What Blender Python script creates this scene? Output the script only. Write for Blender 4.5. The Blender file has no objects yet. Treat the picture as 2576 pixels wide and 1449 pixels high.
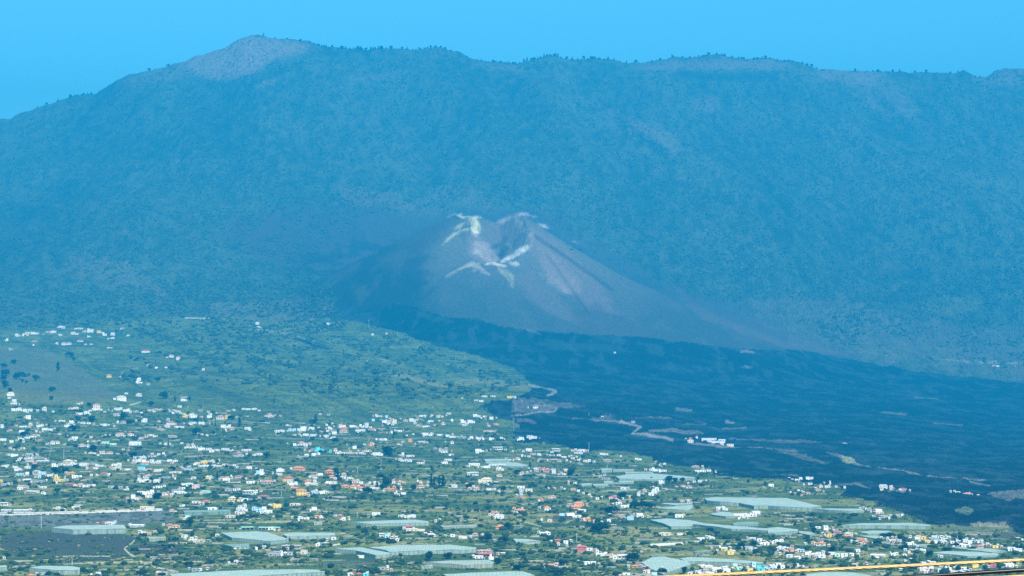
import bpy, math, random
import numpy as np
from mathutils import Vector, Matrix
SKY_TINT = (0.37, 0.88, 1.0, 1)
SKY_STRENGTH = 0.10
SUN_POWER = 5.0
EXPOSURE = 1.2
HAZE_COLOR = (0.004, 0.325, 0.605, 1)
HAZE_DENSITY = 1.15e-4

# ------------------------------------------------------------------ camera, sky, sun, exposure
scene = bpy.context.scene
COL = scene.collection
F = 5579.0           # focal length, in pixels of a 2576 wide picture
HX, HY = 1288.0, 732.0   # where the level line of sight meets the picture
EYE = 500.0          # the viewpoint stands on a cliff 500 m up

cam_d = bpy.data.cameras.new('camera')
cam = bpy.data.objects.new('camera', cam_d); COL.objects.link(cam)
cam.location = (0, 0, EYE); cam.rotation_euler = (math.radians(90), 0, 0)
cam_d.sensor_width = 36.0
cam_d.lens = 36.0 * F / 2576.0
cam_d.shift_y = (HY - 724.5) / 2576.0
cam_d.clip_start = 0.5; cam_d.clip_end = 60000
scene.camera = cam

SUN_EL, SUN_AZ = math.radians(47), math.radians(154)     # azimuth clockwise from the line of sight
world = bpy.data.worlds.new('World'); scene.world = world; world.use_nodes = True
nt = world.node_tree; nt.nodes.clear()
sky = nt.nodes.new('ShaderNodeTexSky'); sky.sky_type = 'NISHITA'; sky.sun_disc = False
sky.sun_elevation = SUN_EL; sky.sun_rotation = SUN_AZ
sky.altitude = 0; sky.air_density = 1.0; sky.dust_density = 0.0; sky.ozone_density = 3.0
tint = nt.nodes.new('ShaderNodeMix'); tint.data_type = 'RGBA'; tint.blend_type = 'MULTIPLY'
tint.inputs[0].default_value = 1.0
nt.links.new(sky.outputs[0], tint.inputs[6]); tint.inputs[7].default_value = SKY_TINT
bg = nt.nodes.new('ShaderNodeBackground'); bg.inputs[1].default_value = SKY_STRENGTH
wo = nt.nodes.new('ShaderNodeOutputWorld')
nt.links.new(tint.outputs[2], bg.inputs[0]); nt.links.new(bg.outputs[0], wo.inputs[0])

sd = bpy.data.lights.new('sun', 'SUN'); sun = bpy.data.objects.new('sun', sd); COL.objects.link(sun)
sd.energy = SUN_POWER; sd.angle = math.radians(0.53); sd.color = (1.0, 0.95, 0.87)
sv = Vector((math.sin(SUN_AZ) * math.cos(SUN_EL), math.cos(SUN_AZ) * math.cos(SUN_EL), math.sin(SUN_EL)))
sun.rotation_euler = sv.to_track_quat('Z', 'Y').to_euler(); sun.location = sv * 3000

scene.view_settings.view_transform = 'Standard'; scene.view_settings.look = 'None'
scene.view_settings.gamma = 1; scene.view_settings.use_curve_mapping = False
scene.view_settings.exposure = EXPOSURE
scene.render.engine = 'CYCLES'
scene.cycles.volume_bounces = 1
scene.cycles.max_bounces = 5
scene.cycles.diffuse_bounces = 2
scene.cycles.use_denoising = False
# ------------------------------------------------------------------ number helpers
def vnoise(x, y, seed=0):
    xi = np.floor(x).astype(np.int64); yi = np.floor(y).astype(np.int64)
    fx = x - xi; fy = y - yi
    fx = fx * fx * (3 - 2 * fx); fy = fy * fy * (3 - 2 * fy)
    def h(a, b):
        n = (a * 374761393 + b * 668265263 + seed * 1442695041) & 0xffffffff
        n = ((n ^ (n >> 13)) * 1274126177) & 0xffffffff
        n = n ^ (n >> 16)
        return (n & 0xffff) / 65535.0
    return (h(xi, yi) * (1 - fx) + h(xi + 1, yi) * fx) * (1 - fy) + (h(xi, yi + 1) * (1 - fx) + h(xi + 1, yi + 1) * fx) * fy

def fbm(x, y, octv=4, seed=0, gain=0.5):
    s = 0.0; a = 1.0; t = 0.0
    for k in range(octv):
        s = s + a * vnoise(x * 2 ** k + 17.3 * k, y * 2 ** k - 9.1 * k, seed + k); t += a; a *= gain
    return s / t          # 0..1

def sstep(a, b, x):
    t = np.clip((x - a) / (b - a), 0, 1); return t * t * (3 - 2 * t)

def seg(v):
    v = [float(a) for a in v.replace(',', ' ').split()]
    return np.array(v).reshape(-1, 2)

# ------------------------------------------------------------------ height of the land
RIDGE = seg('''-700 560 -300 430 -100 340 0 302 30 300 80 285 130 262 175 243 200 239 245 232 300 205 330 190 375 182 430 165
500 138 560 118 600 100 630 92 660 94 700 101 760 111 800 118 850 122 900 121 950 124 1000 125 1040 127 1075 121 1110 120
1150 130 1180 148 1215 157 1260 158 1300 163 1320 154 1350 148 1400 148 1440 155 1500 152 1530 157 1590 168 1640 158 1700 145
1760 140 1800 138 1830 143 1860 145 1900 140 1950 144 2000 155 2060 168 2120 173 2150 172 2190 177 2250 179 2300 181 2350 190
2400 189 2425 179 2455 197 2480 193 2505 178 2530 168 2555 172 2576 175 2700 190 2900 170 3300 230''')
TY = [2200, 2300, 2800, 3400, 4200, 5200, 6200, 7200, 8200, 9200, 10400, 11800, 13000]
TAB = {
 -500: [1520, 1455, 1330, 1230, 1130, 1040, 965, 880, 800, 710, 640, 570, 470],
 0:    [1520, 1455, 1330, 1230, 1130, 1040, 960, 870, 780, 660, 540, 420, 301],
 640:  [1520, 1455, 1330, 1230, 1130, 1040, 950, 860, 780, 640, 470, 290, 97],
 1288: [1520, 1455, 1335, 1240, 1150, 1075, 1000, 930, 850, 680, 480, 310, 161],
 1900: [1520, 1455, 1340, 1250, 1170, 1105, 1045, 990, 925, 780, 550, 330, 141],
 2576: [1520, 1455, 1345, 1265, 1195, 1145, 1095, 1045, 990, 850, 620, 380, 176],
 3100: [1520, 1455, 1345, 1265, 1200, 1150, 1105, 1060, 1010, 880, 660, 410, 200]}
_YF = np.arange(2000, 13001, 20.0)
_PX = np.array(sorted(TAB)); _PXF = np.arange(-500, 3101, 20.0)
_A = np.array([np.interp(_YF, TY, EYE - (np.array(TAB[c]) - HY) / F * np.array(TY)) for c in _PX])
_B = np.array([np.interp(_PXF, _PX, _A[:, j]) for j in range(len(_YF))]).T          # px, Y
def _smooth(a, n, axis):
    k = np.hanning(2 * n + 3)[1:-1]; k /= k.sum()
    pad = [(0, 0), (0, 0)]; pad[axis] = (n, n)
    ap = np.pad(a, pad, mode='reflect', reflect_type='odd')
    return np.apply_along_axis(lambda m: np.convolve(m, k, mode='valid'), axis, ap)
_B = _smooth(_smooth(_B, 40, 1), 16, 0)
_RS = np.array([_B[i, -1] for i in range(len(_PXF))])

def table(px, Y):
    a = np.clip((px - _PXF[0]) / 20.0, 0, len(_PXF) - 1.001); b = np.clip((Y - _YF[0]) / 20.0, 0, len(_YF) - 1.001)
    i = a.astype(int); j = b.astype(int); a = a - i; b = b - j
    return (_B[i, j] * (1 - a) + _B[i + 1, j] * a) * (1 - b) + (_B[i, j + 1] * (1 - a) + _B[i + 1, j + 1] * a) * b

CY, S0 = 8400.0, 8400.0 / F
CXP = 1255.0
CX = (CXP - HX) * S0
def cone_height(x, Y):
    """The main cone, its crater and the lower vent in front, in metres above zero (units of the profile are S0 metres)."""
    dx = (x - CX) / S0; dy = (Y - CY) / S0
    th = np.degrees(np.arctan2((dy + 42) / 100.0, dx / 72.0)) % 360          # 0 right, 90 back, 180 left, 270 front
    rho = np.sqrt((dx / 72.0) ** 2 + ((dy + 42) / 100.0) ** 2) + 1e-6
    kt = [0, 30, 52, 70, 90, 105, 125, 150, 180, 205, 235, 255, 270, 285, 310, 335, 360]
    kh = [158, 190, 202, 196, 178, 178, 189, 194, 160, 128, 92, 74, 66, 70, 88, 118, 158]
    H = np.interp(th, kt, kh)
    dist = np.sqrt(dx ** 2 + (dy + 42) ** 2)
    out = dist * (1 - 1 / rho)
    gul = (fbm(th / 9.0, dist / 160.0, 3, 5) - 0.5) * np.clip(out / 60, 0, 1) * 9
    gul = gul + (fbm(th / 3.1, dist / 60.0, 3, 15) - 0.5) * np.clip(out / 60, 0, 1) * 4
    drop = np.where(out < 260, 0.53 * out, 0.53 * 260 + 0.40 * (out - 260))
    front = sstep(205, 250, th) * (1 - sstep(290, 330, th))
    drop = drop * (1 - 0.05 * front) * (1 + 0.28 * sstep(115, 160, th) * (1 - sstep(200, 240, th)))
    outer = H - drop + gul - 3 * np.exp(-(out / 8) ** 2)
    floor_h = 90.0 - 40.0 * np.exp(-((dx - 4) / 13) ** 2 - ((dy + 50) / 34) ** 2)
    rough = (fbm(x / 22, Y / 22, 3, 8) - 0.5) * 8 * np.clip((1 - rho) * 4, 0, 1)
    inner = floor_h + (H - floor_h) * np.clip(rho, 0, 1) ** 1.5 + rough
    # the pit deepens between its two lower walls
    h = np.where(rho < 1, inner, outer)
    # the low vent in front, a lobed rim of its own
    for (mx, my, mh, sl, rr) in ((-62, -205, 74, 0.52, 14), (-16, -196, 73, 0.50, 10), (-100, -185, 56, 0.55, 18), (10, -185, 64, 0.52, 14)):
        d2 = np.sqrt((dx - mx) ** 2 + (dy - my) ** 2)
        h2 = mh - sl * (np.sqrt(d2 ** 2 + rr ** 2) - rr) + (fbm(x / 50, Y / 50, 3, 11) - 0.5) * 5
        h = np.maximum(h, h2)
    # a far shoulder to the left of the summit
    for (mx, my, mh, sl, rr) in ((-104, 66, 190, 0.5, 12), (-150, 110, 170, 0.5, 30)):
        d2 = np.sqrt((dx - mx) ** 2 + (dy - my) ** 2)
        h = np.maximum(h, mh - sl * (np.sqrt(d2 ** 2 + rr ** 2) - rr))
    return EYE + h * S0

def land(x, Y):
    """Height of the ground."""
    x = np.asarray(x, float); Y = np.asarray(Y, float)
    Ys = np.maximum(Y, 2000.0)
    px = HX + F * x / Ys
    z = table(px, np.minimum(Ys, 13000.0))
    zr = EYE - (np.interp(px, RIDGE[:, 0], RIDGE[:, 1]) - HY) / F * 13000.0
    k = sstep(11300, 13000, Ys)
    rs = np.interp(px, _PXF, _RS)
    z = z + k * (zr - rs)
    back = np.clip(Ys - 13000, 0, None)
    z = z - back * 0.42
    # valleys and spurs of the mountain
    m = sstep(8800, 10200, Ys) * (1 - 0.8 * sstep(12300, 13000, Ys))
    rv = np.abs(fbm(x / 620 + 0.3 * Y / 1000, Y / 3200, 4, 3) - 0.5) * 2
    z = z + m * ((fbm(x / 520 + 0.25 * Y / 1000, Y / 2600, 4, 3) - 0.5) * 130 + (rv - .2) * 210 + (fbm(x / 130 + 0.2 * Y / 500, Y / 700, 3, 13) - .5) * 36)
    z = z + sstep(12300, 12800, Ys) * (fbm(x / 60, Y / 200, 4, 21) - 0.5) * 20
    # the rolling plain
    p = sstep(2300, 3200, Ys) * (1 - sstep(9000, 9800, Ys))
    z = z + p * ((fbm(x / 260, Y / 420, 4, 9) - 0.5) * 22 * sstep(2300, 6000, Ys) + (fbm(x / 90, Y / 140, 3, 19) - 0.5) * 5)
    # a smooth old cone at the left and the long green spur
    for (cx, cy, hh, rx, ry) in ((-1140, 5050, 62, 330, 330), (-330, 5700, 46, 560, 420), (-60, 5450, 24, 230, 330), (-560, 5350, 16, 120, 200), (-250, 6100, 18, 130, 180), (60, 5900, 14, 110, 200), (-420, 6300, 16, 150, 160)):
        z = z + hh * np.exp(-(((x - cx) / rx) ** 2 + ((Y - cy) / ry) ** 2))
    c = cone_height(x, Y)
    w = 14.0
    d = (c - z) / w
    z = np.where(d > 6, c, np.where(d < -6, z, z + w * np.log1p(np.exp(np.clip(d, -6, 6)))))
    # foot of the cliff and the terrace of the viewpoint
    nearY = [-900, 11.5, 13, 40, 160, 420, 800, 1300, 2000]
    nearZ = [498.4, 498.4, 496.9, 470, 400, 300, 215, 190, 0]
    zn = np.interp(Y, nearY, nearZ)
    k = sstep(1200, 2000, Y)
    return np.where(Y < 2000, zn * (1 - k) + z * k if np.ndim(Y) else z, z)

_YM = np.concatenate([np.arange(2150, 7000, 6.0), np.arange(7000, 9000, 2.0), np.arange(9000, 13001, 6.0)])
def on_ground(px, py, lift=0.0):
    """Where the line of sight through a pixel first meets the ground (plus LIFT metres)."""
    u = (px - HX) / F; v = (py - HY) / F
    zt = land(u * _YM, _YM) + lift
    hit = np.nonzero(EYE - v * _YM <= zt)[0]
    if not len(hit): return None
    i = hit[0]
    if i == 0: Y = _YM[0]
    else:
        a = EYE - v * _YM[i - 1] - zt[i - 1]; b = EYE - v * _YM[i] - zt[i]
        Y = _YM[i - 1] + (_YM[i] - _YM[i - 1]) * a / (a - b + 1e-9)
    x = u * Y
    return Vector((x, Y, float(land(np.array([x]), np.array([Y]))[0])))

# ------------------------------------------------------------------ materials
def new_mat(name, color=(0.5, 0.5, 0.5), rough=0.85, vary=0.25, scale=0.4, attr=None, bump=0.0, bscale=1.0, spec=0.15, metal=0.0):
    m = bpy.data.materials.new(name); m.use_nodes = True; t = m.node_tree
    b = t.nodes['Principled BSDF']; b.inputs['Roughness'].default_value = rough
    b.inputs['Specular IOR Level'].default_value = spec; b.inputs['Metallic'].default_value = metal
    g = t.nodes.new('ShaderNodeNewGeometry')
    n = t.nodes.new('ShaderNodeTexNoise'); n.inputs['Scale'].default_value = scale; n.inputs['Detail'].default_value = 4
    t.links.new(g.outputs['Position'], n.inputs['Vector'])
    mr = t.nodes.new('ShaderNodeMapRange'); mr.inputs[1].default_value = 0.3; mr.inputs[2].default_value = 0.7
    mr.inputs[3].default_value = 1 - vary; mr.inputs[4].default_value = 1 + vary * 0.6
    t.links.new(n.outputs[0], mr.inputs[0])
    mx = t.nodes.new('ShaderNodeVectorMath'); mx.operation = 'SCALE'
    if attr:
        a = t.nodes.new('ShaderNodeAttribute'); a.attribute_name = attr
        t.links.new(a.outputs['Color'], mx.inputs[0])
    else:
        mx.inputs[0].default_value = color[:3]
    t.links.new(mr.outputs[0], mx.inputs['Scale'])
    t.links.new(mx.outputs[0], b.inputs['Base Color'])
    if bump:
        n2 = t.nodes.new('ShaderNodeTexNoise'); n2.inputs['Scale'].default_value = bscale; n2.inputs['Detail'].default_value = 6
        t.links.new(g.outputs['Position'], n2.inputs['Vector'])
        bp = t.nodes.new('ShaderNodeBump'); bp.inputs['Strength'].default_value = 1.0; bp.inputs['Distance'].default_value = bump
        t.links.new(n2.outputs[0], bp.inputs['Height']); t.links.new(bp.outputs[0], b.inputs['Normal'])
    return m

def tag(o, label=None, cat=None, group=None, kind=None):
    if label: o['label'] = label
    if cat: o['category'] = cat
    if group: o['group'] = group
    if kind: o['kind'] = kind
    return o

# ------------------------------------------------------------------ the ground as one sheet
NU = 1300
U = np.linspace(-0.275, 0.275, NU)
rows = [-400, -60, 0, 8, 11.5, 12, 13, 16, 24, 40, 70, 110, 160, 230, 320, 420, 540, 680, 800, 950, 1100, 1300, 1500, 1700, 1900, 2050]
Yc = 2150.0
while Yc < 13000:
    rows.append(Yc)
    if Yc < 6900: Yc += max(1.6, (Yc / F) ** 2 * F / 150 * 0.32 * (1 if Yc < 4500 else 1.25))
    elif Yc < 9000: Yc += 7.0
    elif Yc < 12700: Yc += 14.0
    else: Yc += 9.0
rows += [13000, 13015, 13040, 13100, 13250, 13600, 14400, 15600, 16800]
rows = np.array(rows); NR = len(rows)
Wd = np.maximum(rows, 2200.0)
GX = (U[None, :] * Wd[:, None]).ravel(); GY = np.repeat(rows, NU)
GZ = land(GX, GY)
GZ[np.isnan(GZ)] = 200
print('terrain', NR, 'x', NU)
PXv = HX + F * GX / np.maximum(GY, 2000); PYv = HY - F * (GZ - EYE) / np.maximum(GY, 2000)

# wobble used to roughen the outlines of every patch of ground
wx = (fbm(GX / 40, GY / 60, 4, 31) - 0.5); wy = (fbm(GX / 40, GY / 60, 4, 41) - 0.5)
fine = fbm(GX / 7, GY / 14, 3, 51) - 0.5

def inside(poly, wob=0.0, soft=0.0):
    """1 inside a patch of ground outlined by the points where sight lines meet it."""
    X = PXv + wx * wob * 2.2; Yy = PYv + (wy + fine * 0.5) * wob
    x0, y0 = poly.min(0) - 2; x1, y1 = poly.max(0) + 2
    idx = np.nonzero((X > x0) & (X < x1) & (Yy > y0) & (Yy < y1) & (GY > 2000) & (GY < 13020))[0]
    r = np.zeros(len(X), bool)
    if not len(idx): return r
    a = X[idx]; b = Yy[idx]; c = np.zeros(len(idx), bool)
    n = len(poly)
    for i in range(n):
        xa, ya = poly[i]; xb, yb = poly[(i + 1) % n]
        if ya == yb: continue
        cond = ((ya > b) != (yb > b)) & (a < (xb - xa) * (b - ya) / (yb - ya) + xa)
        c ^= cond
    r[idx] = c
    return r

def soft(poly, wob, spread):
    """The same with a ragged, thinning edge."""
    s = 0
    for k in range(8):
        a = k * 0.785; s = s + inside(poly + np.array([math.cos(a), 0.6 * math.sin(a)]) * spread * (0.5 if k % 2 else 1.0), wob)
    return s / 8.0

def near_line(pts, wid, ysq=1.0, ragged=None, fade=0.0):
    """0..1 closeness to a line on the ground."""
    x0, y0 = pts.min(0) - wid * 2; x1, y1 = pts.max(0) + wid * 2
    idx = np.nonzero((PXv > x0) & (PXv < x1) & (PYv > y0) & (PYv < y1) & (GY > 2000) & (GY < 13020))[0]
    r = np.zeros(len(PXv)); 
    if not len(idx): return r
    a = PXv[idx]; b = PYv[idx]; best = np.full(len(idx), 1e9)
    for i in range(len(pts) - 1):
        p, q = pts[i], pts[i + 1]; d = q - p; L = (d ** 2).sum() + 1e-9
        t = np.clip(((a - p[0]) * d[0] + (b - p[1]) * d[1]) / L, 0, 1)
        dd = np.hypot(a - p[0] - t * d[0], (b - p[1] - t * d[1]) * ysq)
        if fade: dd = dd + wid * fade * (i + t) / (len(pts) - 1)
        best = np.minimum(best, dd)
    if ragged is not None: best = best / (0.35 + 1.5 * ragged[idx])
    r[idx] = np.clip(1.5 - best / wid, 0, 1)
    return r
# ------------------------------------------------------------------ what covers the ground
N = len(GX)
col = np.zeros((N, 3))
def put(mask, c, a=1.0):
    w = (mask.astype(float) * a)[:, None]
    col[:] = col * (1 - w) + np.array(c)[None, :] * w

n1 = fbm(GX / 300, GY / 500, 4, 61); n2 = fbm(GX / 60, GY / 110, 4, 71); n3 = fbm(GX / 12, GY / 26, 3, 81)
stripe = fbm(GX / 140, GZ / 2.6 + GY / 38, 4, 91)
FOREST = (0.032, 0.062, 0.034); FOREST_L = (0.078, 0.115, 0.060)
BROWN = (0.135, 0.125, 0.095); LAVA = (0.004, 0.008, 0.013); ASH = (0.068, 0.066, 0.066)
GREEN = (0.050, 0.088, 0.026); GRASS = (0.13, 0.175, 0.042); STRAW = (0.23, 0.21, 0.085); PALE = (0.26, 0.25, 0.20)
put(np.ones(N), FOREST)
put(np.clip((n1 - 0.35) * 2.2, 0, 1) * 0.6, FOREST_L)
put(np.clip((n3 - 0.5) * 3, 0, 1) * 0.35, (0.07, 0.085, 0.052))
put(np.clip((0.45 - n3) * 3, 0, 1) * 0.8, (0.012, 0.028, 0.016))
ft_ = fbm(GX / 28, GY / 90, 4, 181)
put(np.clip((ft_ - .54) * 8, 0, 1) * .3, (0.085, 0.12, 0.060)); put(np.clip((.45 - ft_) * 8, 0, 1) * .5, (0.008, 0.018, 0.012))
gul_ = fbm(GX / 330 + 0.3 * GY / 1000, GY / 2400, 5, 171); sp_ = fbm(GX / 620 + 0.3 * GY / 1000, GY / 3200, 4, 3)  # gullies darkened, spurs paled in the colour to stand in for relief shading
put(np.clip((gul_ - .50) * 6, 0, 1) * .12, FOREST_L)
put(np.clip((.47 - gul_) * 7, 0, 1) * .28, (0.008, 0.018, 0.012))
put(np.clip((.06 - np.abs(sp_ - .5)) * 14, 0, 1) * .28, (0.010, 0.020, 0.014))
put(np.clip((n2 - 0.62) * 5, 0, 1) * 0.22, BROWN)
# plain
plain = soft(seg('-600 845 0 820 400 800 560 800 760 800 880 800 1000 832 1090 870 1200 893 1290 925 1335 960 1330 975 1340 1040 2700 1040 2900 1500 -600 1500'), 8, 13)
put(plain, GREEN)
put(plain * np.clip((n2 - 0.40) * 3, 0, 1) * 0.75, GRASS)
put(plain * np.clip((stripe - 0.50) * 4, 0, 1) * 0.65, GRASS)
hills = plain * (GY > 4100)
put(hills * np.clip((fbm(PXv / 70, (PYv - 0.26 * PXv) / 5.5, 4, 131) - 0.5) * 5, 0, 1) * 0.5, (0.125, 0.165, 0.045))
put(hills * np.clip((0.46 - fbm(PXv / 60, (PYv - 0.30 * PXv) / 8, 4, 141)) * 5, 0, 1) * 0.6, (0.03, 0.055, 0.02))
low = plain * sstep(4600, 3000, GY)
put(low * np.clip((stripe - 0.56) * 7, 0, 1) * 0.7, STRAW)
put(plain * np.clip((0.44 - stripe) * 6, 0, 1) * 0.7, (0.028, 0.05, 0.022))
put(plain * np.clip((0.45 - n3) * 4, 0, 1) * 0.6, (0.022, 0.042, 0.02))
put(low * np.clip((n1 - 0.58) * 6, 0, 1) * 0.5, STRAW)

# bare patches on the mountain
for poly, c, a, wob in (
 ('455 160 500 136 600 100 630 90 665 92 770 112 790 122 740 140 690 150 660 165 650 178 600 190 555 205 500 188', (0.19, 0.165, 0.12), 0.85, 12),
 ('615 98 640 95 640 130 628 190 600 190 612 140', (0.22, 0.17, 0.13), 0.5, 10),
 ('310 202 430 163 520 135 560 150 500 195 420 205 320 218', (0.13, 0.12, 0.085), 0.5, 14),
 ('1215 158 1300 163 1330 182 1280 180 1220 172', BROWN, 0.6, 10),
 ('1590 168 1760 141 1870 148 1930 150 1990 160 1990 172 1880 178 1760 176 1600 178', BROWN, 0.75, 22),
 ('2055 172 2150 172 2220 180 2230 210 2150 215 2060 200', BROWN, 0.75, 26),
 ('2130 215 2200 190 2290 240 2310 300 2270 330 2220 280', BROWN, 0.5, 40),
 ('2440 195 2530 172 2700 175 2700 215 2480 215', BROWN, 0.6, 16),
 ('1530 275 1600 300 1680 330 1730 380 1690 400 1620 350 1560 320', BROWN, 0.65, 36),
 ('1740 250 1800 240 1800 285 1760 285', BROWN, 0.5, 24),
 ('850 470 950 480 1130 525 1120 545 1000 530 860 510', BROWN, 0.5, 26),
 ('1080 480 1150 465 1240 500 1230 530 1130 520', BROWN, 0.35, 24),
 ('170 640 330 660 420 730 380 760 250 720 160 680', BROWN, 0.35, 40),
 ('520 760 640 760 800 745 850 790 700 815 530 800', BROWN, 0.45, 30),
 ('1950 850 2120 880 2400 930 2576 955 2900 960 2900 900 2500 830 2300 800 2100 740 1900 760', BROWN, 0.35, 60),
 ('2300 760 2440 745 2480 770 2400 800 2300 790', (0.10, 0.13, 0.05), 0.6, 30),
 ('870 190 1000 185 1010 195 880 200', BROWN, 0.35, 14),
 ('650 215 690 195 700 200 650 225', (0.25, 0.2, 0.15), 0.6, 4)):
    m = soft(seg(poly), wob, 12)
    put(m * np.clip((n3 - 0.22) * 4, 0.4, 1), c, a * .9)
put(near_line(seg('1555 300 1590 330 1640 365 1680 385'), 12) * (n3 > 0.45), (0.012, 0.03, 0.02), 0.9)
put(near_line(seg('2200 230 2230 265 2290 320'), 10) * (n3 > 0.48), (0.012, 0.03, 0.02), 0.8)
put(near_line(seg('1700 190 1850 195 1950 190'), 9) * (n3 > 0.4), (0.012, 0.03, 0.02), 0.7)

# ash round the volcano
ASHP = seg('''560 560 700 520 850 515 1000 535 1130 545 1200 530 1400 535 1450 600 1600 685 1750 740 1900 800 2010 850 2100 880 2300 935
2000 900 1700 870 1500 850 1200 830 1000 810 860 720 700 660 580 620''')
ash = inside(ASHP, 40)
put(soft(ASHP, 40, 34), (0.045, 0.042, 0.042), 0.85)
CONEP = seg('''1060 700 1080 640 1110 600 1160 550 1210 543 1250 552 1310 534 1350 545 1460 605 1600 682 1750 740 1900 800 2000 850 2150 900 1900 880
1760 868 1640 852 1500 840 1300 830 1200 802 1110 795 1068 760''')
cone = inside(CONEP, 12)
csoft = soft(CONEP, 30, 30)
put(csoft * (.7 + .3 * np.clip(n2 * 2, 0, 1)), (0.036, 0.048, 0.046))
put(csoft * sstep(760, 120, np.hypot(GX - CX - 60, (GY - CY) * 1.1)) * .8, (0.115, 0.122, 0.098))
put(cone * np.clip((n2 - 0.45) * 3, 0, 1) * 0.35, (0.085, 0.08, 0.07))
for poly, c, a, wob in (
 ('1350 610 1395 640 1425 670 1455 705 1460 738 1425 740 1392 712 1365 670', (0.20, 0.165, 0.135), 0.8, 10),
 ('1180 580 1205 590 1235 620 1262 655 1240 664 1205 660 1182 640', (0.18, 0.145, 0.13), 0.75, 6),  # left crater wall, its sunlight put into a lighter colour
 ('1225 565 1320 560 1335 600 1300 640 1270 655 1250 640 1225 610', (0.11, 0.095, 0.09), 0.7, 6),
 ('1330 560 1420 620 1500 700 1560 790 1480 780 1400 700 1340 640', (0.14, 0.11, 0.10), 0.55, 14),
 ('1290 690 1330 680 1400 740 1470 820 1400 800 1330 750', (0.12, 0.10, 0.09), 0.5, 14),
 ('1430 790 1500 760 1640 840 1560 850 1450 830', (0.05, 0.045, 0.045), 0.6, 16),
 ('1690 720 1800 780 2000 840 2150 900 1950 870 1760 800', (0.10, 0.085, 0.08), 0.5, 14)):
    put(soft(seg(poly), wob, 9), c, a)
DK = (0.020, 0.022, 0.026)
for pts, w, c, a in (
 ('1340 590 1400 630 1500 700 1540 730', 5, DK, 0.55), ('1600 700 1720 748 1800 785 1900 820 1975 850', 9, DK, 0.36),
 ('1230 625 1262 615 1270 600 1256 652', 6, DK, 0.7), ('1240 640 1256 650 1275 625', 7, DK, 0.85),  # crater slit, its shade painted in as dark lines
 ('1300 600 1290 625 1262 650', 3, DK, 0.3), ('1375 640 1440 730 1480 790', 4, DK, 0.35)):
    put(near_line(seg(pts), w), c, a)
YEL = (0.62, 0.62, 0.36); WHT = (0.66, 0.60, 0.52); PNK = (0.40, 0.35, 0.28)
def cz(s):
    return seg(s) * 0.17375 + np.array([1054.2, 511.1])
rag = fbm(GX / 16 + GY / 40, GY / 22, 4, 161)
mott = np.clip((fbm(GX / 9, GY / 12, 3, 101) - 0.36) * 4, 0, 1)
for p, c, a in (
 ('560 150 610 150 650 192 740 203 820 183 880 188 910 206 860 215 790 240 700 222 640 215 590 205', (0.64, 0.62, 0.46), .8),
 ('400 215 430 185 540 140 560 155 460 195 420 222', WHT, .45),
 ('720 235 800 210 850 250 880 300 900 380 890 428 830 434 760 402 720 370 760 320 750 270', YEL, .8), ('740 385 800 380 890 430 830 440 760 420', (0.66, 0.64, 0.46), .8),
 ('750 430 835 428 865 462 825 505 780 470', PNK, .75), ('745 345 700 388 600 412 500 482 400 572 330 625 395 520 475 440 560 398 650 366', YEL, .5),
 ('700 240 745 290 600 352 490 388 560 320', YEL, .33), ('1150 300 1150 262 1300 190 1430 145 1540 145 1640 180 1730 220 1640 208 1520 178 1420 186 1300 222 1200 275', WHT, .5),
 ('1390 205 1475 250 1475 345 1430 380 1395 300', (0.5, 0.47, 0.36), .5), ('1450 420 1470 395 1545 370 1540 395 1480 425', WHT, .7),
 ('1375 745 1400 690 1470 640 1580 620 1590 662 1500 715 1420 755 1330 805 1230 852 1170 845 1290 760', (0.6, 0.62, 0.55), .75), ('1280 850 1420 850 1455 892 1400 918 1320 882', (0.6, 0.62, 0.55), .75),
 ('1560 480 1650 400 1680 560 1620 680 1570 640 1620 540', PNK, .35),
 ('370 1070 400 1030 500 968 640 888 770 838 805 850 790 905 700 918 600 952 500 1004 420 1055', PNK, .75), ('950 888 1000 858 1070 846 1150 874 1258 905 1252 922 1150 908 1080 888 1000 893', (0.66, 0.6, 0.46), .9),
 ('820 880 900 930 1010 1010 1000 1050 930 1012 850 962 780 1000 760 900', PNK, .5), ('1120 915 1250 958 1370 1040 1362 1092 1402 1200 1380 1232 1300 1122 1200 1032', YEL, .32),
 ('1715 283 1840 322 1885 378 1800 340', WHT, .7), ('2240 540 2300 585 2290 590 2235 552', WHT, .6), ('820 880 850 865 862 890 830 898', WHT, .7),
 ('780 640 860 700 920 790 880 780 800 690', WHT, .3), ('790 560 950 560 1060 650 1170 820 1000 845 880 800 790 700', PNK, .42),  # last outline: sunlight on the bowl's left wall, put into the colour
 ('1700 1000 1850 1030 2050 1180 2180 1300 2060 1310 1960 1260 1840 1120', PNK, .16)):
    put(soft(cz(p), 7, 4.2) * (0.45 + 0.55 * np.clip((rag - .3) * 3, 0, 1)), c, a)

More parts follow.
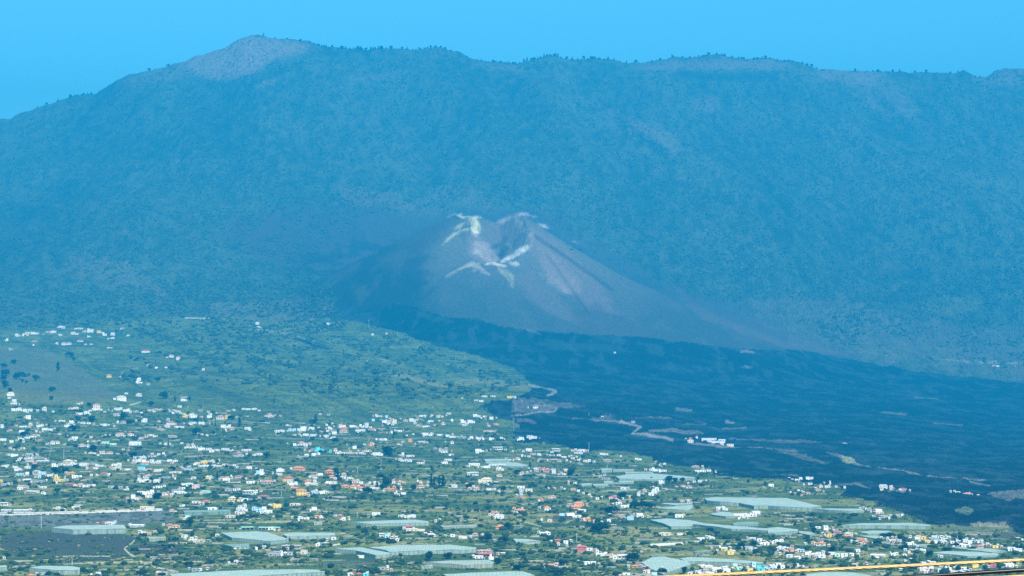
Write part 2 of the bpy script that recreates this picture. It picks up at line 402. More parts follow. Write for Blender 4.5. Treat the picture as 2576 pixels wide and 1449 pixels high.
# lava
put(soft(seg('840 760 845 700 870 668 960 645 1060 690 1075 760 1110 800 1000 830 860 800'), 18, 26) * np.clip(n2 * 2.4 - .2, .25, 1), (0.012, 0.015, 0.018), 0.7)
put(soft(seg('700 690 760 640 860 600 960 600 1070 640 1080 760 1110 800 1000 825 860 800 740 760'), 30, 34) * np.clip((n2 - .38) * 5, 0, 1), (0.010, 0.014, 0.018), .7)
lava = inside(seg('''790 800 850 782 900 770 1000 765 1060 775 1110 795 1200 802 1300 830 1500 842 1640 850 1760 866 1890 880 2000 880 2150 905
2300 935 2450 950 2576 965 2950 1000 2950 1460 2640 1400 2576 1351 2548 1336 2538 1324 2358 1319 2323 1314 2308 1306 2273 1294 2240 1279 2205 1271 2200 1261 2157 1254
2112 1249 2120 1241 2132 1234 2107 1219 2045 1216 1982 1211 1932 1204 1864 1201 1791 1194 1789 1184 1764 1174 1713 1172 1663 1166 1638 1159
1636 1149 1613 1149 1593 1139 1538 1134 1448 1131 1426 1126 1418 1119 1290 1113 1312 1100 1284 1088 1306 1072 1282 1058 1240 1045 1210 1020 1215 1012 1290 1003 1330 985 1335 960 1290 925
1200 893 1090 870 1000 832 880 806'''), 8)
lavab = lava
put(lava, LAVA)
put(lava * np.clip((n2 - 0.60) * 5, 0, 1) * 0.4, (0.012, 0.020, 0.026))
put(lava * np.clip((n3 - 0.66) * 5, 0, 1) * 0.35, (0.030, 0.045, 0.052))
put(lava * sstep(0.52, 0.70, fbm(GX / 170, GY / 60, 5, 111)) * 0.55, (0.024, 0.044, 0.052))
put(lava * sstep(.56, .66, fbm(GX / 34, GY / 60, 4, 191)) * .5, (0.030, 0.050, 0.056))
put(lava * sstep(0.58, 0.66, fbm(GX / 60, GY / 90, 5, 121)) * 0.5, (0.002, 0.003, 0.005))
for poly, c, a, wob in (
 ('1288 1003 1330 1002 1390 1008 1475 1020 1470 1026 1400 1024 1390 1040 1340 1042 1288 1040', PALE, 0.32, 5),
 ('1300 1055 1340 1056 1348 1064 1300 1062', PALE, 0.3, 3), ('1480 1048 1540 1050 1545 1062 1490 1058', PALE, 0.3, 4),
 ('1630 1082 1680 1078 1720 1083 1770 1088 1770 1092 1630 1091', PALE, 0.45, 4),
 ('1595 1048 1690 1051 1690 1055 1600 1053', PALE, 0.4, 3), ('1700 1064 1780 1066 1775 1069 1700 1068', PALE, 0.3, 2),
 ('1825 1058 1850 1062 1848 1066 1825 1065', (0.25, 0.24, 0.2), 0.6, 2), ('1780 1078 1870 1074 1880 1078 1820 1080', PALE, 0.4, 3),
 ('1820 1100 2060 1108 2068 1112 1990 1118 1930 1112', PALE, 0.35, 5), ('2075 1134 2110 1136 2150 1158 2140 1164 2120 1160', PALE, 0.4, 4),
 ('2115 1145 2140 1148 2154 1164 2120 1162', (0.22, 0.25, 0.10), 0.85, 2), ('1955 1138 2020 1145 2070 1158 2090 1163 2020 1156', PALE, 0.3, 5),
 ('1950 1186 2010 1194 2005 1198 1955 1192', (0.12, 0.15, 0.08), 0.8, 2), ('2400 1279 2425 1276 2450 1281 2440 1289 2405 1288', (0.12, 0.17, 0.09), 0.9, 2),
 ('2480 1240 2500 1232 2580 1234 2700 1240 2700 1262 2580 1258 2500 1250', PALE, 0.35, 5), ('2220 1230 2280 1236 2278 1243 2230 1240', PALE, 0.45, 2),
 ('2350 1318 2470 1322 2545 1325 2548 1338 2480 1345 2360 1340', (0.10, 0.12, 0.07), 0.7, 8), ('2355 1342 2560 1340 2576 1352 2400 1356', (0.07, 0.06, 0.06), 0.7, 5),
 ('2440 1320 2530 1321 2538 1328 2450 1324', (0.3, 0.27, 0.2), 0.7, 2), ('2370 1198 2395 1199 2396 1207 2366 1206', PALE, 0.4, 2),
 ('1865 882 1900 884 1900 890 1860 888', PALE, 0.4, 3), ('1865 920 1895 922 1890 927 1865 926', PALE, 0.4, 2),
 ('2420 905 2576 912 2580 920 2430 915', PALE, 0.25, 5), ('1300 826 1350 835 1380 842 1340 838', PALE, 0.3, 3)):
    put(inside(seg(poly), wob) * np.clip(n3 * 2.2 - 0.3, 0, 1), c, a)
for pts, w, c, a in (
 ('1330 968 1360 973 1400 985 1376 993', 2.0, PALE, 0.8), ('1130 972 1200 960 1270 968 1330 976', 6, STRAW, 0.5), ('1000 940 1060 955 1120 972', 5, STRAW, 0.4),
 ('1288 1050 1345 1043 1395 1036 1402 1026 1380 1022 1340 1018', 1.8, PALE, 0.7), ('1440 1052 1500 1058 1590 1063', 1.6, PALE, 0.5),
 ('1560 1061 1600 1068 1612 1072 1598 1083 1590 1091 1620 1093 1668 1102 1692 1108', 2.4, PALE, 0.75), ('1730 1117 1860 1125 1932 1129', 1.2, PALE, 0.5),
 ('1932 1129 2010 1135', 1.2, PALE, 0.4), ('2150 1164 2220 1178 2250 1186 2320 1198', 1.6, PALE, 0.5), ('2333 1200 2400 1205 2480 1206', 1.6, PALE, 0.45),
 ('2440 1212 2490 1220', 1.6, PALE, 0.5), ('2100 1218 2150 1216 2190 1226', 1.5, PALE, 0.4), ('1700 1030 1740 1034', 1.6, PALE, 0.35),
 ('2300 1000 2360 1003', 1.4, PALE, 0.3), ('2220 1036 2260 1040 2280 1041', 2, PALE, 0.35), ('2350 1062 2420 1070', 2, PALE, 0.3),
 ('2370 905 2470 912 2576 915', 1.4, PALE, 0.45), ('630 828 690 835 740 850 790 862', 3, PALE, 0.35), ('745 850 820 870', 2.2, (0.015, 0.02, 0.02), 0.9)):
    put(near_line(seg(pts), w), c, a)
# left edges: dark lava gorge, rock fields, terraces
rock = inside(seg('0 1345 60 1335 180 1330 320 1345 345 1352 330 1365 315 1380 330 1395 335 1410 200 1415 0 1400'), 8)
put(rock, (0.046, 0.058, 0.042)); put(rock * np.clip((n2 - 0.5) * 4, 0, 1) * 0.5, GREEN)
rock2 = inside(seg('330 1375 370 1368 440 1372 450 1385 440 1398 380 1400'), 4); put(rock2, (0.05, 0.045, 0.04), 0.9)
for poly, c in (('-30 1298 100 1296 200 1293 407 1281 425 1283 436 1300 440 1312 330 1318 200 1322 -30 1330', (0.105, 0.130, 0.105)),):
    m = inside(seg(poly), 2); put(m, c); put(m * (n3 > 0.52), (0.05, 0.052, 0.05), 0.6)
def b1(s): return seg(s) * np.array([0.25049, 0.25043]) + np.array([0, 1086.1])
def b2(s): return seg(s) * np.array([0.25049, 0.25043]) + np.array([644, 1086.1])
def b3(s): return seg(s) * np.array([0.25049, 0.25043]) + np.array([1288, 1086.1])
def b4(s): return seg(s) * np.array([0.25049, 0.25043]) + np.array([1932, 1086.1])
def a1(s): return seg(s) * 0.25 + np.array([0, 798.6])
def a2(s): return seg(s) * 0.25 + np.array([644, 798.6])
CREAM = (0.45, 0.42, 0.30); DARKF = (0.03, 0.035, 0.035)
AVOID = []
LANE = (0.30, 0.30, 0.25)
for g, s, w, c, a in (
 (seg, '0 1076 90 1070 180 1074 300 1066 420 1068 560 1062 640 1066', 1.0, LANE, .6),
 (seg, '120 1128 240 1120 330 1126 430 1136 560 1132 660 1138', 1.0, LANE, .6),
 (seg, '20 1168 120 1160 260 1172 400 1170 520 1178 640 1172', 1.0, LANE, .6),
 (seg, '300 1090 330 1110 318 1140 340 1165 330 1190 360 1215', 1.0, LANE, .6),
 (seg, '640 1100 760 1104 880 1100 1000 1106 1120 1098 1240 1104', 1.0, LANE, .6),
 (seg, '700 1150 830 1146 960 1150 1090 1160 1200 1156 1300 1150', 1.0, LANE, .6),
 (seg, '650 1230 780 1236 900 1240 1040 1236 1160 1244 1290 1238', 1.0, LANE, .6),
 (seg, '900 1075 930 1100 920 1130 960 1160 950 1190 990 1215', 1.0, LANE, .6),
 (seg, '1300 1190 1420 1200 1540 1196 1660 1206 1760 1204', 1.0, LANE, .6),
 (seg, '1330 1250 1450 1260 1580 1262 1700 1256 1830 1262', 1.0, LANE, .6),
 (seg, '1350 1330 1480 1322 1620 1330 1760 1326 1900 1334', 1.0, LANE, .6),
 (seg, '1500 1140 1530 1165 1520 1200 1560 1235 1550 1270 1600 1300', 1.0, LANE, .6),
 (seg, '1900 1365 2020 1370 2160 1378 2300 1374 2450 1382 2576 1376', 1.0, LANE, .6),
 (seg, '2080 1340 2110 1365 2100 1390 2140 1410', 1.0, LANE, .6),
 (seg, '480 1062 500 1090 480 1120 520 1150', 1.0, LANE, .6),
 (seg, '70 1040 100 1062 90 1090 130 1125 120 1160', 1.0, LANE, .6),

 (b1, '1405 1055 1330 1110 1250 1172', 1.3, CREAM, .9), (b1, '1255 1180 1310 1232 1430 1312 1560 1360 1760 1397', 1.8, CREAM, .9), (b1, '1275 985 1330 1010 1400 1035', 3, STRAW, .8),
 (b1, '640 1252 1150 1246', 1.2, CREAM, .8), (b1, '640 1328 1300 1308 1500 1312 2050 1302', 1.2, CREAM, .8), (b1, '110 1352 360 1342', 1.2, CREAM, .6),
 (b1, '1920 890 2571 885', 1.3, CREAM, .6), (b1, '2000 910 2571 920', 1.3, CREAM, .7), (b1, '1960 862 2300 862', 1.2, STRAW, .6), (b1, '2100 962 2380 965', 1.5, CREAM, .5),
 (b1, '2000 905 2080 908', 1.6, DARKF, .8), (b1, '1380 1280 2200 1268', 4, DARKF, .6), (b1, '640 1290 1250 1285', 3, DARKF, .4), (b1, '1500 1345 1900 1335', 3, DARKF, .5),
 (b1, '1620 1258 1830 1240 2050 1252', 3, STRAW, .6), (b1, '2100 1285 2510 1265', 2, CREAM, .4), (b1, '2170 1390 2350 1320', 1.2, CREAM, .6), (b1, '1000 1385 1170 1380', 2, CREAM, .6),
 (b1, '1470 1160 1740 1130', 3, DARKF, .6), (b1, '0 670 300 640 530 620', 2, STRAW, .5), (b1, '250 740 560 760', 2, STRAW, .4), (b1, '250 1000 500 985', 1.5, STRAW, .3),
 (b2, '0 910 350 905', 1.4, CREAM, .7), (b2, '0 880 200 878', 1.2, STRAW, .6), (b2, '840 695 1190 688', 1.0, CREAM, .7), (b2, '1050 770 1250 740 1400 735 1700 760', 2.4, STRAW, .55),
 (b2, '900 790 1300 800', 2.0, STRAW, .5), (b2, '1720 780 1900 800 2200 850', 2.2, STRAW, .5), (b2, '1060 850 1400 850', 1.6, DARKF, .7), (b2, '1240 800 1350 800', 1.6, DARKF, .6),
 (b2, '720 780 900 830', 1.8, DARKF, .7), (b2, '900 958 1200 960', 1.2, STRAW, .6), (b2, '0 1420 100 1350 500 1300 900 1290', 1.2, CREAM, .3), (b2, '1130 150 1300 140 1500 110', 4, STRAW, .35),
 (b2, '670 1140 790 1160', 1.2, DARKF, .7), (b2, '150 1265 400 1310', 3, DARKF, .6), (b2, '1000 1360 1250 1365', 1.6, DARKF, .7), (b2, '1700 500 2100 680 2500 700', 3, GRASS, .4),
 (b2, '1560 1120 1800 1128', 1, CREAM, .5), (b2, '1720 1050 1860 1048', 1, CREAM, .6), (b2, '600 1020 900 1030 1200 1100', 4, STRAW, .35),
 (b3, '50 845 420 840', 1.8, STRAW, .7), (b3, '60 880 400 878', 1.2, STRAW, .6), (b3, '60 890 120 905 290 950', 1.4, CREAM, .7), (b3, '0 1192 120 1185 400 1190', 1.0, CREAM, .6),
 (b3, '0 1285 160 1260', 1.0, CREAM, .6), (b3, '1400 1148 1720 1132', 1.4, CREAM, .8), (b3, '1510 1160 1700 1170 1980 1225', 3.0, DARKF, .9), (b3, '1820 1195 2010 1190', 1.2, CREAM, .5),
 (b3, '1860 1240 1980 1235', 2.0, CREAM, .5), (b3, '540 920 620 880', 1.6, CREAM, .5), (b3, '1490 1035 1620 1035', 1.6, CREAM, .7), (b3, '1200 1190 1400 1180', 2, CREAM, .5),
 (b3, '900 1130 1300 1100', 2, STRAW, .4), (b3, '1000 1080 1700 1060', 2, STRAW, .3), (b3, '660 320 700 330', 1.2, CREAM, .6), (b3, '600 265 710 330', 1.4, CREAM, .6),
 (b4, '820 1300 900 1230 950 1180', 3.0, CREAM, .45), (b4, '470 1345 830 1325', 1.6, CREAM, .4), (b4, '1010 1255 1200 1250', 1.2, CREAM, .7), (b4, '400 700 1080 720', 6, STRAW, .35),
 (b4, '440 740 1080 735', 2, STRAW, .5), (b4, '1660 1015 2250 1020', 2, PALE, .35), (b4, '2000 1010 2400 960', 3, STRAW, .3), (b4, '1400 1000 1620 1005', 2, STRAW, .4), (b4, '2250 1075 2571 1090', 1.4, PALE, .4),
 (a1, '1215 600 1230 540 1400 505', 0.9, CREAM, .5), (a1, '1060 610 1200 595', 0.9, STRAW, .5), (a1, '1380 770 1490 865', 1.5, (0.015, 0.03, 0.02), .8), (a1, '1230 600 1390 690', 3.0, (0.015, 0.03, 0.02), .8),
 (a1, '2300 1035 2571 1055', 0.9, CREAM, .6), (a1, '800 400 950 530 1100 580', 3, GRASS, .5), (a1, '1560 640 1900 600 2300 620 2571 680', 5, GRASS, .4),
 (a2, '0 530 300 620 650 650 900 680', 3.5, GRASS, .55), (a2, '0 700 200 740 500 800', 4, GRASS, .4), (a2, '700 700 1000 840 1400 990', 4, GRASS, .45), (a2, '950 830 1300 900 1420 960', 3, GRASS, .5),
 (a2, '1240 415 1345 435 1270 445', 0.9, PALE, .8), (a2, '1260 570 1500 600 1700 650', 4, STRAW, .4), (a2, '1600 640 1800 680 1960 690', 4, STRAW, .4), (a2, '1980 665 2080 630 2140 630', 1.6, PALE, .6),
 (a2, '1600 980 1630 1010 1690 1040', 1.0, CREAM, .8), (a2, '380 215 460 235 600 290 730 312', 3.5, (0.012, 0.02, 0.02), .95), (a2, '110 125 330 170 580 240', 2.6, PALE, .3), (a2, '290 300 400 295', 1.2, (0.02, 0.03, 0.03), .8),
 (a2, '0 350 400 400', 4, GREEN, .6), (a2, '350 630 600 650', 3, (0.02, 0.045, 0.03), .6)):
    put(near_line(g(s), w, 1.3), c, a)
    if w < 2.6 and c[0] > 0.15: AVOID.append((g(s), w))
# the pale slope of the old cone at the left
put(inside(a1('60 300 260 290 500 340 700 450 900 570 1080 700 1200 830 900 860 500 870 200 850 0 760 -200 700 -200 400'), 6), (0.11, 0.12, 0.065), 0.6)

GZ2 = GZ.copy()
fz = (1 - lava.astype(float)) * (1 - cone.astype(float)) * (1 - ash * 0.7)
rg = np.random.default_rng(4)
mtn = sstep(6500, 9500, GY) * (1 - sstep(12700, 13000, GY) * 0.7)
GZ2 += fz * (GY > 2100) * (GY < 13050) * ((rg.random(N) - 0.5) * (1.0 + 7.0 * mtn) + (n3 - 0.5) * (1.2 + 9 * mtn))
GZ2 += lava * ((rg.random(N) - 0.5) * 2.4 + (n3 - 0.5) * 6 + (n2 - .5) * 14)
GZ2 += (cone | ash) * (rg.random(N) - 0.5) * 0.9
col *= (0.80 + 0.40 * rg.random(N))[:, None]

me = bpy.data.meshes.new('terrain')
me.vertices.add(N); me.vertices.foreach_set('co', np.stack([GX, GY, GZ2], 1).ravel())
a = (np.arange(NR - 1)[:, None] * NU + np.arange(NU - 1)[None, :]).ravel()
q = np.stack([a, a + 1, a + NU + 1, a + NU], 1).ravel()
nf = len(a)
me.loops.add(nf * 4); me.loops.foreach_set('vertex_index', q)
me.polygons.add(nf); me.polygons.foreach_set('loop_start', np.arange(nf) * 4); me.polygons.foreach_set('loop_total', np.full(nf, 4))
me.polygons.foreach_set('use_smooth', np.zeros(nf, bool))
at = me.color_attributes.new('cover', 'FLOAT_COLOR', 'POINT')
at.data.foreach_set('color', np.concatenate([np.clip(col, 0, 1), np.ones((N, 1))], 1).ravel())
me.update(calc_edges=True)
ground = bpy.data.objects.new('terrain', me); COL.objects.link(ground)
me.materials.append(new_mat('ground cover', attr='cover', rough=0.95, vary=0.22, scale=0.11, bump=0.6, bscale=0.25, spec=0.05))
tag(ground, kind='structure')
